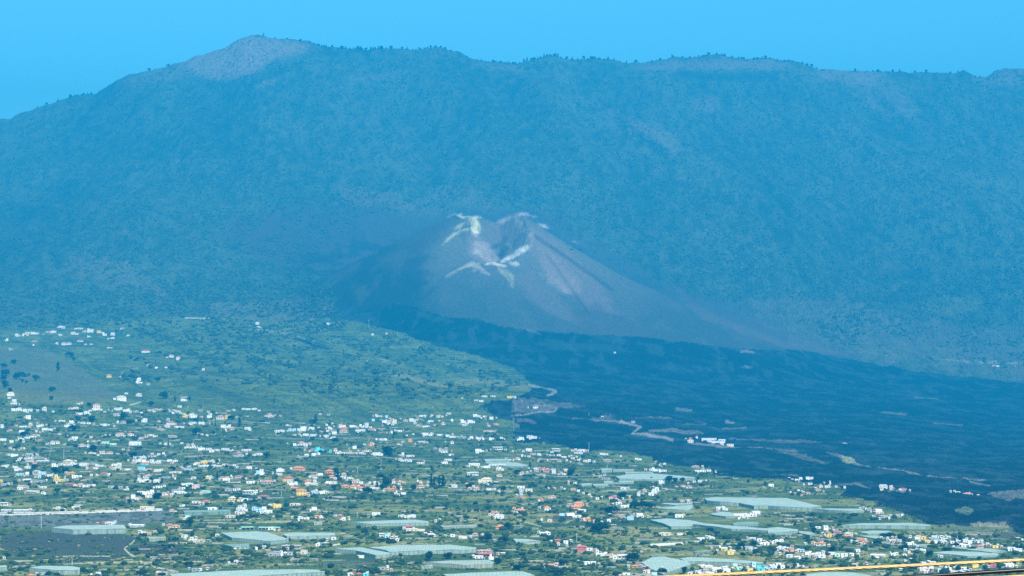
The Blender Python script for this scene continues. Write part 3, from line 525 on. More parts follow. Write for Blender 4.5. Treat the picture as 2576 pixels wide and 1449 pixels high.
# ------------------------------------------------------------------ where the buildings of the plain stand
# x, foot, width, height (crop pixels), wall colour, roof kind:  f flat, o orange hip, r red hip, p pinkish hip, c cream hip, g gabled,
# d open porch, s long shed, l low wall, t tank, w tower
CROPS = {
'a1': (0, 798.6, .25), 'a2': (644, 798.6, .25), 'a3': (1288, 798.6, .25), 'a4': (1932, 798.6, .25),
'b1': (0, 1086.1, .2505), 'b2': (644, 1086.1, .2505), 'b3': (1288, 1086.1, .2505), 'b4': (1932, 1086.1, .2505)}
SPOTS = {
'a1': '''605,110,60,25,Wf 640,112,24,26,Wf 790,120,90,14,Cs 905,150,70,38,Wf 845,150,40,18,Wf 750,172,84,28,Cf 1000,160,60,28,Yf 1050,182,48,32,Wf
1132,180,44,28,Wf 895,200,42,17,Wf 1115,218,76,17,Wf 1230,118,46,14,Wp 1287,190,36,16,Wf 530,155,70,20,Wf 480,150,40,12,Wp 605,185,36,20,Wf
340,170,80,22,Wf 260,172,70,24,Wf 230,190,26,28,Wf 276,187,24,32,Yf 175,192,54,30,Wf 380,168,30,14,Wf 435,175,18,10,Wf 640,278,50,26,Wp 692,276,50,24,Wp
570,270,30,20,Wf 805,245,64,18,Wr 860,275,32,12,Wp 915,275,38,13,Wp 345,247,56,12,Wp 335,286,18,18,Wf 65,237,36,26,Wf 105,330,56,22,Gf
1105,312,60,15,Cf 1460,354,90,22,Wr 1725,402,50,26,Wp 1790,428,44,34,Wp 1680,406,26,11,Wp 1505,486,76,18,Wp 1570,513,34,15,Wf 1670,509,28,12,Wf
2045,533,26,22,Wf 1095,605,56,28,Yp 1211,602,16,10,Wf 1385,640,64,32,Wf 1395,664,72,24,Wf 1490,682,44,20,Gf 1270,771,36,14,Wf 1395,795,58,30,Wc
1215,838,104,46,Wc 1150,828,30,20,Wf 1850,842,84,40,Wd 1805,905,42,20,Wf 100,790,84,34,Wc 140,846,48,20,Wf 135,876,66,18,Wf 92,816,36,12,Wf
135,942,60,26,Wf 188,940,50,24,Wf 245,948,44,24,Wf 300,946,46,22,Wf 445,940,42,36,Wc 375,940,28,12,Wf 735,926,110,20,Cf 965,915,80,42,Cp 965,935,100,18,Wf
1012,938,34,18,Wf 790,875,36,10,Wf 805,980,48,20,Wf 870,976,56,32,Wf 1175,935,60,24,Wf 1215,928,30,24,Wf 1270,946,70,24,Wf 1365,956,60,14,Gf 1420,968,30,18,Wf
1180,990,100,16,Wd 1500,942,44,18,Wp 1570,932,70,14,Cp 1620,932,40,12,Wp 1715,955,50,16,Gf 1790,956,48,16,Wf 1858,1006,56,28,Yf 1850,980,26,16,Wf 1942,1012,78,44,Wf
2100,1011,58,24,Wf 2115,980,36,16,Wf 2012,945,50,18,Gf 2215,1030,80,40,Cp 2290,1028,50,48,Yf 2295,946,54,12,Gf 2490,930,60,12,Wf 2550,930,40,16,Wf
280,1022,58,36,Wf 1450,1056,58,38,Wf 1685,1041,46,28,Gf 620,1050,70,12,Wf 720,1066,56,28,Wf 670,1102,60,18,Wf 720,1100,50,16,Wf 1715,1080,90,30,Wr 1680,1106,50,24,Wf
1800,1110,110,12,Wf 308,1086,42,26,Cf 395,1101,84,18,Wf 230,1106,76,14,Wf 20,1112,32,36,Wf 100,1141,46,18,Wr 215,1156,58,20,Wf 450,1136,60,22,Wf 505,1138,50,18,Wf
365,1152,22,18,Wf 830,1072,50,18,Wf 890,1072,44,14,Wf 1050,1092,52,20,Wf 1095,1092,18,18,Wf 1240,1066,54,18,Wp 1185,1062,18,24,Wf 2250,1112,60,30,Wf 2300,1112,40,34,Wf
2335,1132,50,22,Cp 2490,1127,64,22,Wf 1605,1132,90,14,Wp 1915,1082,44,22,Wf 2010,1075,36,22,Wf 2045,1080,24,30,Wf 1950,1070,24,18,Wf 2030,1182,36,14,Wp 1205,1190,90,26,Wp
1310,1192,70,26,Wp 725,1228,46,30,Wf 765,1220,36,20,Wf 600,1182,36,18,Wp 915,1212,38,20,Wp 1060,1192,22,14,Wf 210,1232,60,14,Wf 270,1218,60,16,Wf 340,1205,50,26,Wp
30,1242,64,22,Wf 110,1262,46,24,Wf 390,1247,60,16,Gp 235,1257,26,12,Wf 1420,1222,54,18,Wp 1520,1192,54,14,Wf 1735,1206,80,20,Wp 1552,1205,24,20,Wf
525,1277,52,32,Wp 575,1272,46,28,Wp 820,1300,74,28,Wp 888,1306,44,14,Wf 945,1252,50,12,Wp 1060,1275,70,28,Mf 1130,1286,76,18,Mf 1357,1288,126,38,Ws
1665,1286,30,22,Wf 1705,1284,28,18,Wf 1890,1288,34,16,Wp 1910,1318,120,14,Wf 1945,1304,40,12,Wf 2020,1338,80,24,Wf 2100,1334,60,18,Wf 2130,1356,50,22,Wf 2180,1342,50,16,Wf 2265,1338,84,16,Wf
100,1326,36,22,Wp 240,1326,22,18,Wf 1290,1341,28,12,Wr 915,1370,36,18,Wp 950,1376,24,10,Wf 1030,1374,60,26,Wp 1100,1372,70,20,Wp 1595,1387,36,18,Wf 2455,1345,50,18,Wf 2505,1342,50,16,Wf''',
'a2': '''735,74,58,20,Wf 690,66,30,9,Gf 850,76,10,14,Wf 1173,180,26,18,Wf 1312,173,20,16,Wf 1117,441,10,9,Wf 2440,563,12,11,Wf 12,72,40,26,Wf 30,104,44,16,Wf
135,996,54,28,Wp 178,996,24,12,Wp 98,998,34,16,Wp 725,986,36,15,Gf 2220,1001,80,24,Wf 2300,1004,40,12,Wf 2367,1026,46,24,Wf 1215,1000,40,26,Cf 1310,1012,32,28,Bf
1255,1002,30,14,Wf 1285,1062,56,26,Wf 1324,1080,22,36,Wf 1388,1072,54,44,Cf 1375,1042,40,22,Yp 1175,1042,36,22,Bf 1505,1046,50,18,Wp 1575,1048,66,30,Wf 1606,1068,20,16,Wf
1675,998,84,12,Wf 1835,1006,60,20,Wp 1872,1006,30,16,Yf 1940,977,46,18,Cf 1760,1050,56,12,Wf 1880,1082,52,22,Cp 1970,1050,26,28,Wf 2080,1062,66,34,Wf 2095,1090,48,18,Wf
2165,1062,80,28,Wf 2412,1085,70,16,Oo 2215,842,46,12,Cf 2265,850,50,14,Wf 2300,802,60,8,Wf 2385,800,50,10,Wf 2075,817,16,10,Wf 2545,812,60,18,Yf
312,1092,26,16,Wf 235,1156,100,24,Wf 362,1146,80,28,Bf 458,1142,96,44,Wf 545,1122,34,20,Wf 575,1128,28,22,Wf 745,1126,48,30,Wf 710,1092,26,20,Wf 718,1148,36,16,Wf
848,1108,54,34,Wp 890,1108,30,26,Wf 965,1105,60,20,Wf 1048,1100,28,26,Wf 1112,1110,36,50,Wf 1085,1108,26,24,Wf 885,1130,76,26,Oo 880,1160,90,24,Wp 1020,1148,60,18,Wf 1075,1145,50,18,Wf
1168,1134,84,18,Cr 785,1176,54,24,Wf 500,1192,60,22,Wf 570,1196,60,20,Wf 433,1180,26,16,Wp 700,1198,60,10,Wf 765,1217,34,14,Wf 1397,1154,16,26,Wf 1440,1150,64,14,Wf 1365,1167,22,24,Wf
1625,1092,54,10,Cp 1705,1104,90,10,Wf 1705,1188,60,24,Wf 1755,1190,40,30,Wf 1518,1194,22,14,Wf 1845,1188,60,14,Wf 1922,1198,46,18,Wf 1985,1210,96,16,Wf 2090,1218,44,22,Gf 2165,1222,38,26,Wf
2240,1228,50,20,Wf 2284,1230,24,20,Wf 2355,1236,32,28,Wf 2466,1227,36,22,Wf 2330,1152,90,16,Wp 2380,1150,30,16,Yf 1262,1240,50,20,Wf 1300,1240,30,24,Wf 1550,1256,46,34,Oo
1665,1262,96,14,Wd 1435,1282,34,14,Wp 1973,1272,38,28,Wp 385,1291,40,24,Wf 460,1286,60,34,Wp 500,1298,40,34,Wf 1155,1292,54,32,Of 1163,1270,14,20,Ow 985,1322,50,26,Wf 1000,1300,28,12,Gf
612,1352,64,46,Tf 665,1345,44,24,Tf 550,1352,44,20,Wp 747,1360,28,30,Tf 800,1346,36,30,Wp 505,1397,52,24,Wt 575,1391,50,24,Wt 628,1380,38,20,Wt 830,1372,70,10,Wf 930,1372,80,14,Cf
1000,1374,50,12,Cf 1060,1374,50,12,Wf 1090,1352,60,18,Cp 1140,1348,44,14,Wp 1225,1390,112,30,Ws 1475,1386,32,26,Wf 1895,1342,84,16,Gf 1895,1362,70,16,Wf 1805,1327,36,20,Gf 1970,1386,44,14,Wp
1553,1402,90,8,Cf 2250,1356,94,30,Wf 2430,1330,110,26,Wd 28,1386,70,10,Wf''',
'a3': '''170,1346,68,26,Wf 440,1346,90,26,Wd 200,1206,110,16,Wf 192,1222,52,16,Wf 88,1218,60,12,Wf 235,918,56,18,Wf 10,806,16,12,Wf 32,810,24,16,Wf 163,922,14,12,Wf
1035,361,20,14,Ww 910,1008,30,16,Wf 1220,1057,38,16,Gf 1985,1232,160,16,Ws 2055,1256,190,14,Ws 2112,1244,74,18,Ws 2020,1280,36,12,Gf 2112,1280,40,16,Wf 1795,1256,66,22,Cf
1797,1230,32,20,Oo 1750,1229,22,14,Wf 1860,1207,24,16,Wp 2190,1287,84,8,Cf 610,1345,40,14,Wp 640,1340,30,20,Cf 700,1352,70,24,Wf 735,1346,34,18,Cp 905,1382,56,16,Wf 950,1384,36,10,Wf 685,1372,60,12,Wf
475,1398,40,20,Wf 520,1412,56,10,Wf''',
'a4': '''2275,496,36,16,Wp 2312,496,36,16,Wf 2487,493,8,8,Wf 1190,390,24,6,Gf 770,1280,56,16,Wf 716,1256,14,12,Wf''',
'b1': '''95,240,60,16,Wf 140,252,80,24,Wf 195,290,44,34,Wf 290,248,74,26,Wd 285,276,90,18,Wf 295,304,84,20,Cf 345,320,50,20,Wr 370,276,74,24,Gf 425,304,136,14,Gs
680,318,90,36,Cc 725,325,40,14,Wf 545,352,70,34,Wf 670,340,140,14,Ws 838,346,88,30,Wf 935,338,100,22,Gf 1005,352,60,10,Wf 45,356,64,20,Wf 165,394,46,36,Wf 150,364,50,16,Wf
275,370,60,22,Wf 195,440,90,16,Bf 272,440,36,36,Wf 365,430,70,36,Wd 430,430,60,28,Bf 395,466,36,34,Bf 705,432,90,24,Yo 750,466,70,26,Wg 500,456,50,28,Wf 562,448,34,18,Wf
568,476,56,26,Yf 590,498,120,18,Yf 872,378,36,26,Cp 918,382,24,34,Rf 915,444,30,18,Wf 1045,430,90,16,Gr 1097,446,24,30,Wf 265,494,90,10,Wf 380,512,120,14,Gf 10,510,30,28,Yf
40,545,70,26,Gf 225,560,96,20,Wp 200,580,60,26,Wf 430,567,70,18,Wf 710,540,84,20,Rr 800,552,70,30,Cp 850,556,60,14,Wf 886,556,36,24,Wf 315,616,140,16,Wd 428,622,34,18,Wf
1165,345,100,28,Wf 1165,385,90,44,Cf 1360,300,60,18,Wf 1395,303,80,22,Wf 1440,306,50,26,Wf 1525,310,36,34,Wf 1580,320,66,34,Wf 1440,264,40,12,Wf 1505,258,54,14,Gf 1353,270,34,12,Wf
1450,332,90,22,To 1408,376,84,22,Tf 1455,390,100,14,Bf 1505,388,38,18,Of 1590,397,90,10,Wf 1285,388,54,14,Wf 1700,302,54,22,Wf 1755,304,60,14,Wf 1590,238,30,14,Wf
1980,330,60,22,Cf 2050,320,70,28,Yf 2120,314,70,24,Cf 2170,352,110,16,Wf 2040,352,110,14,Wf 2260,344,60,20,Cf 1890,372,60,32,Gf 1895,392,90,18,Bf 2195,300,24,26,Wf 2500,378,60,28,Wf
2350,344,36,14,Wf 2390,226,84,14,Gp 2380,250,110,18,Gf 2555,240,40,14,Ws 1475,462,80,28,Wp 1430,508,80,22,Wf 1500,490,50,18,Wf 1572,512,66,32,Wf 1390,496,20,34,Wf
1740,418,100,8,Cf 1735,464,18,32,Cf 1660,470,100,8,Gf 2085,472,44,28,Yc 2108,486,16,26,Wf 1945,471,44,12,Wf 2230,470,60,14,Cp 2280,466,44,14,Cp 2400,462,90,20,Wr 2265,492,84,10,Wf
1120,565,80,18,Gf 1200,570,70,24,Gf 1850,545,64,24,Wf 1905,536,70,20,Wf 1840,580,40,22,Wf 1965,576,74,44,Pf 1590,566,74,18,Wf 1280,592,30,20,Wf 1400,616,50,18,Wf 1460,632,80,30,Wf
1510,622,70,36,Wf 1485,662,70,18,Wf 1640,640,90,28,Wp 1655,640,50,14,Wf 1790,620,130,10,Wf 1765,600,90,8,Gf 1335,672,46,40,Wf 1372,686,36,28,Wf 1725,634,30,10,Wf
2060,618,100,24,Mf 2290,596,64,26,Gf 2355,592,36,16,Wf 2340,530,150,14,Gd 2500,625,130,32,Wd 2510,520,90,20,Wf 2062,722,84,34,Wr 1955,718,56,20,Wf 2330,688,70,34,Cc 2398,700,36,18,Yf
2462,690,60,10,Wf 40,742,76,32,Wd 585,785,44,32,Cf 545,785,30,14,Wf 740,770,40,12,Wf 785,770,30,14,Wf 1475,774,150,8,Cf 1725,800,50,12,Wo 1820,758,30,18,Wf 2120,786,110,14,Wf
2415,792,86,30,Wf 2410,762,40,16,Wf 2415,830,90,24,Cf 2550,790,44,36,Bf 1100,932,90,18,Wf 1040,925,36,14,Cr 1700,950,60,18,Co 1760,965,90,28,Co 1884,870,52,30,Mf 2320,862,84,22,Cf
60,804,110,20,Gs 225,804,200,22,Gs 1372,960,160,28,Gs 2480,988,140,30,Md 1850,1060,60,14,Wf 1970,1110,170,12,Cf 1925,1085,40,20,Wf 1435,1030,60,10,Wf 1490,1030,60,12,Cp 2180,1052,34,18,Wf
2090,1108,50,22,Gd 2420,1178,150,26,Gf 2370,1322,42,20,Wf 36,1285,36,18,Cf 985,1445,56,22,Wf 1640,1440,90,12,Gf 310,1460,60,24,Oo 1955,1402,60,16,Gf 2010,1400,30,12,Wf 440,1445,70,24,Gf''',
'b2': '''20,425,40,36,Bf 55,432,40,56,Wf 235,405,80,28,Wf 240,385,44,20,Wf 230,438,60,16,Wf 425,392,130,40,Oo 735,420,90,36,Oo 640,440,60,22,Wf 755,466,64,28,Po 880,450,56,34,Gp
880,470,44,14,Wf 315,505,96,48,Yr 340,512,60,30,Cf 375,537,90,12,Wf 115,522,130,30,Gp 520,508,66,24,Oo 588,512,30,30,Wf 545,532,110,12,Wf 570,455,80,20,Gp 590,470,50,16,Wf
725,525,50,28,Wf 780,524,60,26,Cf 1000,512,90,28,Wp 1050,520,50,14,Wf 940,475,60,14,Wf 890,560,76,24,Oo 975,570,70,34,Oo 1065,590,84,34,Wo 1020,565,60,18,Oo 1190,578,100,10,Wf
1110,545,70,18,Cp 385,584,90,24,Oo 455,640,100,60,Yo 585,618,80,26,Bg 660,622,64,24,Wf 690,610,36,22,Bf 5,612,24,26,Wf 70,662,120,20,Gr 1375,520,46,40,Wr 1455,515,90,16,Cp
1385,570,40,26,Oo 1456,586,24,42,Cp 1200,518,60,20,Wg 1340,590,100,10,Oo 1480,632,54,18,Wf 1400,628,36,14,Wf 1650,518,44,26,Cp 1655,568,90,32,Cp 1720,545,40,14,Wp 1990,562,60,30,Wf
2115,540,36,26,Yp 2145,585,50,28,Cp 2215,590,60,34,Cp 2315,508,110,44,Cc 2255,510,50,30,Cf 2410,522,44,20,Wf 2340,586,54,14,Wf 2388,588,30,18,Wf 2170,436,130,28,Wd 2445,452,54,24,Cp
2450,390,76,36,Wf 2190,340,120,20,Wf 2300,364,110,18,Wf 2420,345,180,10,Wf 1545,302,46,24,Wg 1650,325,84,14,Cf 1450,282,44,20,Wp 1900,322,54,22,Wf 1930,292,80,16,Wf 1480,300,60,12,Wf
30,805,60,40,Bf 80,790,50,36,Wf 110,815,100,24,Wf 205,765,84,36,Yf 180,742,20,22,Yf 145,750,44,14,Yf 570,802,84,42,Wf 385,742,96,14,Cf 445,878,56,30,Wg 500,888,60,22,Wf
610,862,56,12,Co 640,868,36,14,Of 845,862,60,14,Gr 878,896,46,38,Cf 1205,846,86,30,Wf 1450,860,44,22,Wf 1510,866,60,12,Wf 1580,866,50,34,Wf 1845,895,20,10,Wf 1600,1000,200,10,Cf
1535,970,84,26,Rr 2400,828,96,22,Wo 2445,872,90,36,Wf 2455,980,96,40,Oo 1260,1050,60,28,Wd 1310,1064,50,36,Bf 1420,1100,50,22,Wf 1360,1075,44,20,Cp 1700,1036,36,18,Wf 1755,1050,80,8,Wf
1975,1055,50,24,Wf 2075,1080,90,28,Cf 2200,1040,54,22,Wp 130,985,230,12,Md 150,985,60,16,Wf 620,1150,50,22,Wf 690,1140,90,20,Gd 780,1085,50,16,Wf 350,1170,200,24,Gd 80,1172,40,18,Wf
480,1230,66,40,Cf 205,1230,90,26,Gf 180,1250,120,24,Gf 340,1240,60,30,Gf 1060,1270,50,18,Wf 1320,1390,30,46,Cf 1280,1390,60,30,Gf 2290,1215,170,16,Cp 2300,1255,180,30,Rd 2240,1275,90,12,Wf
2360,1285,60,26,Wf 2480,1240,50,24,Wf 940,1447,56,16,Wf 1032,1446,54,14,Rr 1100,1450,60,12,Tf 60,820,40,20,Wf 620,935,90,26,Gf''',
'b3': '''10,205,24,16,Wf 20,290,30,16,Wf 60,285,50,26,Wp 100,252,26,24,Wf 205,232,50,14,Cp 270,240,36,22,Wf 470,248,44,20,Wf 520,262,56,12,Wf 610,272,40,12,Wf 665,290,36,14,Wf 745,305,60,20,Cf
775,300,30,22,Wf 960,300,90,20,Gp 270,298,36,20,Cp 475,300,44,20,Cp 1090,252,24,14,Wf 1250,280,40,16,Wf 1280,286,50,14,Wf 1530,332,34,18,Wf 1450,308,24,10,Wf 1405,390,60,30,Wf
1440,396,50,20,Wf 1520,402,80,10,Wf 1845,365,84,24,Gp 1890,405,120,14,Wf 1975,398,50,12,Wf 100,430,44,28,Wp 310,385,70,22,Pr 350,405,60,24,Pr 420,424,40,52,Wf 400,395,60,20,Pp
540,400,44,24,Yc 525,434,56,10,Wf 300,445,90,14,Cp 235,380,60,14,Wf 240,405,60,10,Gf 630,524,44,18,Wf 885,460,44,26,Gf 945,482,84,10,Gf 1505,522,60,34,Wf 1490,505,30,18,Wf
1720,555,60,18,Wo 1780,566,60,24,Wp 1890,508,44,22,Wf 1830,510,30,12,Wf 1120,580,60,24,Wf 1330,604,40,30,Pp 1272,646,34,34,Wf 1400,640,60,26,Wf 1430,620,60,30,Wf 1450,582,46,24,Wf
1430,600,40,26,Wf 1020,670,80,24,Pr 1040,694,60,26,Pp 985,680,40,22,Pf 1180,672,18,28,Yf 400,668,80,24,Wo 300,692,50,16,Oo 615,586,56,12,Co 425,576,36,14,Cp 90,570,80,20,Wf
85,600,60,22,Gf 170,602,76,26,Cf 90,640,44,36,Gf 115,676,44,16,Oo 715,626,28,12,Wf 670,748,110,42,Oo 640,776,100,34,Oo 580,740,60,18,Cp 705,802,84,18,Wf 350,790,76,40,Wo
20,780,36,24,Wo 80,812,110,36,Wo 505,860,60,38,Bf 585,860,90,40,Wf 665,862,70,16,Wf 725,890,40,28,Oo 765,902,50,34,Yo 828,912,46,30,Wo 970,908,44,30,Wf 380,908,50,30,Pf
855,682,40,20,Wf 1070,730,70,18,Wf 1130,762,90,12,Wf 1060,850,44,18,Wo 1115,850,44,14,Cp 1190,888,70,40,Bf 1280,855,70,36,Wf 1310,860,36,18,Wf 1240,765,40,14,Wf 1680,862,90,28,Wf
1765,702,50,22,Cf 1710,706,54,16,Cp 2080,780,70,24,Wf 2125,786,34,32,Wf 2450,830,90,30,Wf 2350,852,240,8,Wf 2330,868,80,12,Wf 350,1038,80,34,Wg 300,1035,50,26,Wf 455,1105,70,12,Or
540,1120,50,18,Wf 552,1148,26,44,Wf 700,1175,120,26,Rr 690,1210,80,34,Rf 780,1195,66,20,Wf 900,1250,90,24,Wf 855,1248,34,60,Wf 990,1262,100,20,Wp 1035,1278,50,30,Wf 1115,1275,130,36,Wd
750,1332,70,24,Wf 815,1332,60,24,Wf 390,1355,70,20,Cp 440,1345,50,16,Cp 1240,1368,76,20,Oo 1340,1375,60,24,Rp 1390,1380,60,20,Wo 1380,1410,80,20,Wp 1440,1400,60,30,Yf 1500,1395,50,30,Cp
1430,1440,60,24,Bf 1545,1040,110,10,Cf 1690,1040,64,20,Cf 2000,1080,84,24,Wg 1890,1092,84,12,Wf 2420,1090,70,22,Wf 2490,1102,54,30,Wf 2085,1165,24,24,Ww 2135,1190,70,26,Wf 2130,1200,50,22,Yf
2195,1232,72,34,Yf 2530,1140,84,20,Wf 2380,1190,90,36,Gf 2400,1195,30,14,Wf 2055,1405,100,44,Wg 2150,1408,90,50,Wf 2100,1412,190,12,Wf 2245,1370,50,44,Mf 2290,1390,60,30,Mf 2425,1380,50,70,Bf 2395,1350,44,20,Tf
2500,1400,84,56,Tf 2550,1390,50,40,Tf 2390,1414,64,42,Yf 2390,1372,44,18,Cp 1950,1370,170,18,Cf 1960,1395,100,22,Gf 1970,1440,70,16,Wf 1790,1440,50,22,Wf 1150,1448,80,14,Wf 1850,1430,50,24,Gf
1640,1400,50,24,Gf 1870,1425,60,20,Wf 2100,1426,50,14,Wf''',
'b4': '''30,552,60,26,Wf 290,500,40,24,Wf 330,490,36,34,Wf 395,488,44,36,Wf 245,492,26,20,Wf 425,532,48,18,Wf 1160,555,80,22,Wf 1145,580,40,24,Cf 1190,565,30,20,Wf 1360,586,80,18,Cr
1262,580,24,14,Wp 2010,640,100,26,Cp 2030,660,110,16,Cf 2070,665,40,12,Wp 1905,620,56,14,Cf 1875,605,24,10,Wf 500,592,66,18,Cp 305,600,30,12,Wf 600,560,60,12,Wf 530,560,40,14,Wf
685,560,24,16,Wf 275,630,40,16,Wp 400,625,50,14,Cp 565,522,20,18,Wp 1105,815,84,36,Wf 1110,825,100,12,Pf 1060,866,44,28,Gf 1165,866,110,14,Gf 1300,848,50,18,Gf 1350,848,30,14,Wf
925,780,24,16,Wf 985,785,24,16,Wf 505,975,60,22,Wf 580,990,54,46,Wf 600,1030,60,24,Rp 620,1060,50,34,Yf 690,1020,60,22,Pr 650,1050,50,18,Cp 800,1042,60,30,Cc 840,1035,30,20,Cf
800,1062,84,12,Rp 535,1146,96,38,Wo 455,1126,44,12,Co 925,1098,90,22,Oo 960,1128,44,24,Wo 990,1120,30,22,Cp 140,1114,42,34,Wf 70,1118,44,18,Wf 5,1140,20,26,Wf 130,1185,90,18,Wf
165,1185,36,30,Wf 235,1190,60,22,Cp 245,1218,40,34,Of 245,1170,38,32,Gf 180,1215,60,24,Cp 220,1262,70,22,Wf 300,1276,56,18,Wf 120,1235,16,24,Wf 400,1235,64,26,Wf 345,1205,50,24,Bg
450,1248,60,16,Wf 510,1235,60,20,Wf 500,1250,60,24,Wf 700,1255,60,34,Mf 770,1250,70,24,Wf 840,1245,50,24,Wf 640,1238,70,14,Wf 545,1268,80,10,Wf 900,1208,54,18,Wf 625,1270,50,16,Gp
1205,1092,28,34,Wf 1335,1062,28,24,Wf 1250,1108,70,12,Wf 1320,1108,50,14,Bf 1495,1080,60,22,Wf 1565,1082,60,26,Yf 1510,1065,50,16,Cf 1600,1115,70,24,Yf 1685,1126,46,30,Wf 1740,1112,44,24,Wf
1750,1090,40,24,Wf 1742,1068,30,28,Ww 1680,1070,80,14,Mf 1680,1092,90,12,Gf 1810,1072,60,14,Mf 1850,1122,50,20,Wf 1915,1118,50,24,Wf 1980,1105,50,24,Wf 2030,1126,44,34,Wf 2000,1090,30,14,Wf
2070,1115,30,22,Gf 2100,1112,24,22,Wf 2140,1112,50,34,Gf 1430,1138,80,14,Wf 1480,1155,30,26,Wf 1945,1155,40,34,Wf 1990,1160,100,16,Wf 2140,1162,70,22,Cp 2235,1155,30,22,Cf 2280,1168,70,22,Yf
1435,1205,30,20,Wf 1480,1212,80,24,Gd 1540,1215,34,40,Wf 1570,1205,36,20,Wf 1110,1262,160,12,Wd 1090,1275,50,14,Wf 1250,1250,50,12,Wf 1370,1255,50,10,Wf 1745,1268,30,12,Wf 2510,1085,44,24,Cf
2480,1215,44,44,Wf 2530,1205,60,30,Wf 2430,1200,50,20,Wf 2450,1185,80,12,Wf 105,1350,54,28,Wf 55,1375,70,20,Wf 40,1390,50,24,Bf 145,1376,50,36,Wf 357,1367,22,20,Wt 1440,1300,24,26,Wf
1560,1380,80,34,Wf 1635,1392,60,50,Wf 1570,1400,110,14,Pf 1740,1350,90,16,Cf 1800,1365,60,22,Wf 1810,1390,70,24,Wf 1960,1390,80,24,Wf 2080,1365,70,30,Yf 2050,1350,50,20,Gf 2258,1364,70,44,Rf
2420,1330,90,24,Wf 2425,1362,100,36,Wf 2360,1350,50,24,Gf 1560,1335,60,16,Wf 1650,1330,80,14,Cf 1380,1385,40,16,Wf 1590,1425,40,14,Wf 1850,1420,60,14,Cf 2000,1415,50,14,Wf 1900,1375,24,18,Wf
905,1348,30,30,Of 860,1350,36,14,Wt'''}
GREEN_HOUSES = [
('b1','515,962 640,942 1245,934 1272,975 735,985',46,'w'), ('b1','1840,790 2310,782 2320,800 1850,812',28,'g'), ('b1','295,1365 420,1345 740,1350 805,1365 800,1388 590,1392',42,'w'),
('b1','0,1342 60,1340 70,1360 -40,1364',36,'w'), ('b1','1700,1430 2250,1398 2571,1382 3140,1384 3262,1390 3262,1408 2500,1450 1750,1480',34,'w'),
('b1','2215,1014 2571,1000 2690,1010 2900,1078 2720,1100 2330,1062',34,'w'), ('b1','1480,1058 1665,1056 1665,1070 1500,1078',26,'c'), ('b1','2240,1130 2500,1122 2505,1146 2340,1156',26,'g'),
('b2','270,1030 350,1012 790,1015 795,1040 310,1048',34,'w'), ('b2','780,1172 1050,1160 1340,1215 1340,1232 1200,1238 1000,1190',38,'w'),
('b2','1130,1160 1450,1137 1950,1135 2215,1162 2210,1180 1700,1192 1340,1208 1300,1186',38,'w'), ('b2','950,907 1250,892 1600,882 1735,900 1735,914 1160,926',26,'w'),
('b2','1850,942 2230,930 2220,944 1880,960',16,'c'), ('b2','1700,1310 1950,1292 2340,1286 2390,1310 2380,1328 2120,1338',36,'c'), ('b2','1650,1346 1775,1336 1775,1346 1660,1354',26,'c'),
('b2','665,1316 1000,1302 1190,1292 1185,1304 670,1328',24,'d'), ('b2','1880,1432 2200,1412 2571,1402 2680,1402 2800,1440 2600,1500 2000,1480',30,'w'), ('b2','2370,1076 2480,1071 2480,1082 2385,1090',14,'c'),
('b2','2290,276 2545,272 2550,286 2305,294',28,'w'), ('b3','-290,312 40,308 170,335 100,350 -60,345',10,'w'),
('b3','890,370 1000,366 1005,384 900,388',24,'w'), ('b3','1010,379 1225,376 1225,388 1015,392',14,'c'), ('b3','1130,403 1415,401 1420,412 1140,418',12,'c'),
('b3','1040,450 1150,427 1400,418 1700,440 1840,458 1830,468 1500,478 1080,472',16,'w'), ('b3','920,496 1225,491 1225,504 925,512',18,'w'), ('b3','690,521 800,517 800,533 700,538',12,'w'),
('b3','800,524 960,522 970,536 830,544',12,'w'), ('b3','1530,716 1815,716 1815,728 1640,736 1500,724',10,'w'), ('b3','1450,764 1815,736 1812,764 1780,786 1550,774',16,'w'),
('b3','1925,666 2050,656 2571,664 2760,666 3110,748 2990,762 2571,742 2430,744 2280,714 1960,690',34,'w'),
('b3','1390,885 1550,870 1780,886 1950,920 2571,972 2571,990 2200,972 1820,926 1800,952 1600,954 1520,920',24,'w'), ('b3','1980,826 2100,802 2200,806 2240,848 2150,852',16,'w'),
('b3','2210,916 2350,902 2480,906 2470,928 2230,938',22,'g'), ('b3','10,1073 150,1076 290,1096 130,1104 40,1106',14,'w'),
('b3','1300,1312 1400,1262 1530,1252 1760,1300 1800,1332 1600,1400 1520,1430 1400,1380',30,'w'), ('b3','1680,1272 1800,1257 2200,1280 2530,1310 2500,1326 1900,1302 1750,1300',30,'w'),
('b3','1380,1236 1540,1231 1540,1244 1400,1248',14,'g'), ('b3','900,591 1100,586 1250,572 1250,581 1100,596',10,'c'), ('b3','1820,1202 1990,1196 1985,1206 1840,1212',14,'g'),
('b4','430,770 700,770 930,772 970,788 820,794 600,784',24,'w'), ('b4','750,936 900,920 1420,914 1630,936 1630,946 1070,940',34,'w'), ('b4','900,1006 1050,992 1200,993 1250,1008 1100,1020 1000,1020',14,'w'),
('b4','910,1042 1080,1042 1180,1064 1080,1072',12,'w'), ('b4','0,966 100,957 300,980 300,996 150,1012 0,1014',22,'w'), ('b4','300,996 410,1002 500,1030 420,1038 320,1018',18,'c'),
('b4','1630,1216 1800,1198 2100,1206 2320,1226 2300,1242 2000,1250 1850,1232',16,'w'), ('b4','1820,1157 2000,1157 2300,1180 2400,1198 2250,1210 2050,1188',14,'c'),
('b4','380,1432 560,1408 850,1412 1000,1436 1100,1470 400,1475',30,'w'), ('b4','0,722 100,724 105,740 0,744',22,'c'), ('b4','1480,1132 1640,1130 1630,1140 1500,1146',14,'w')]
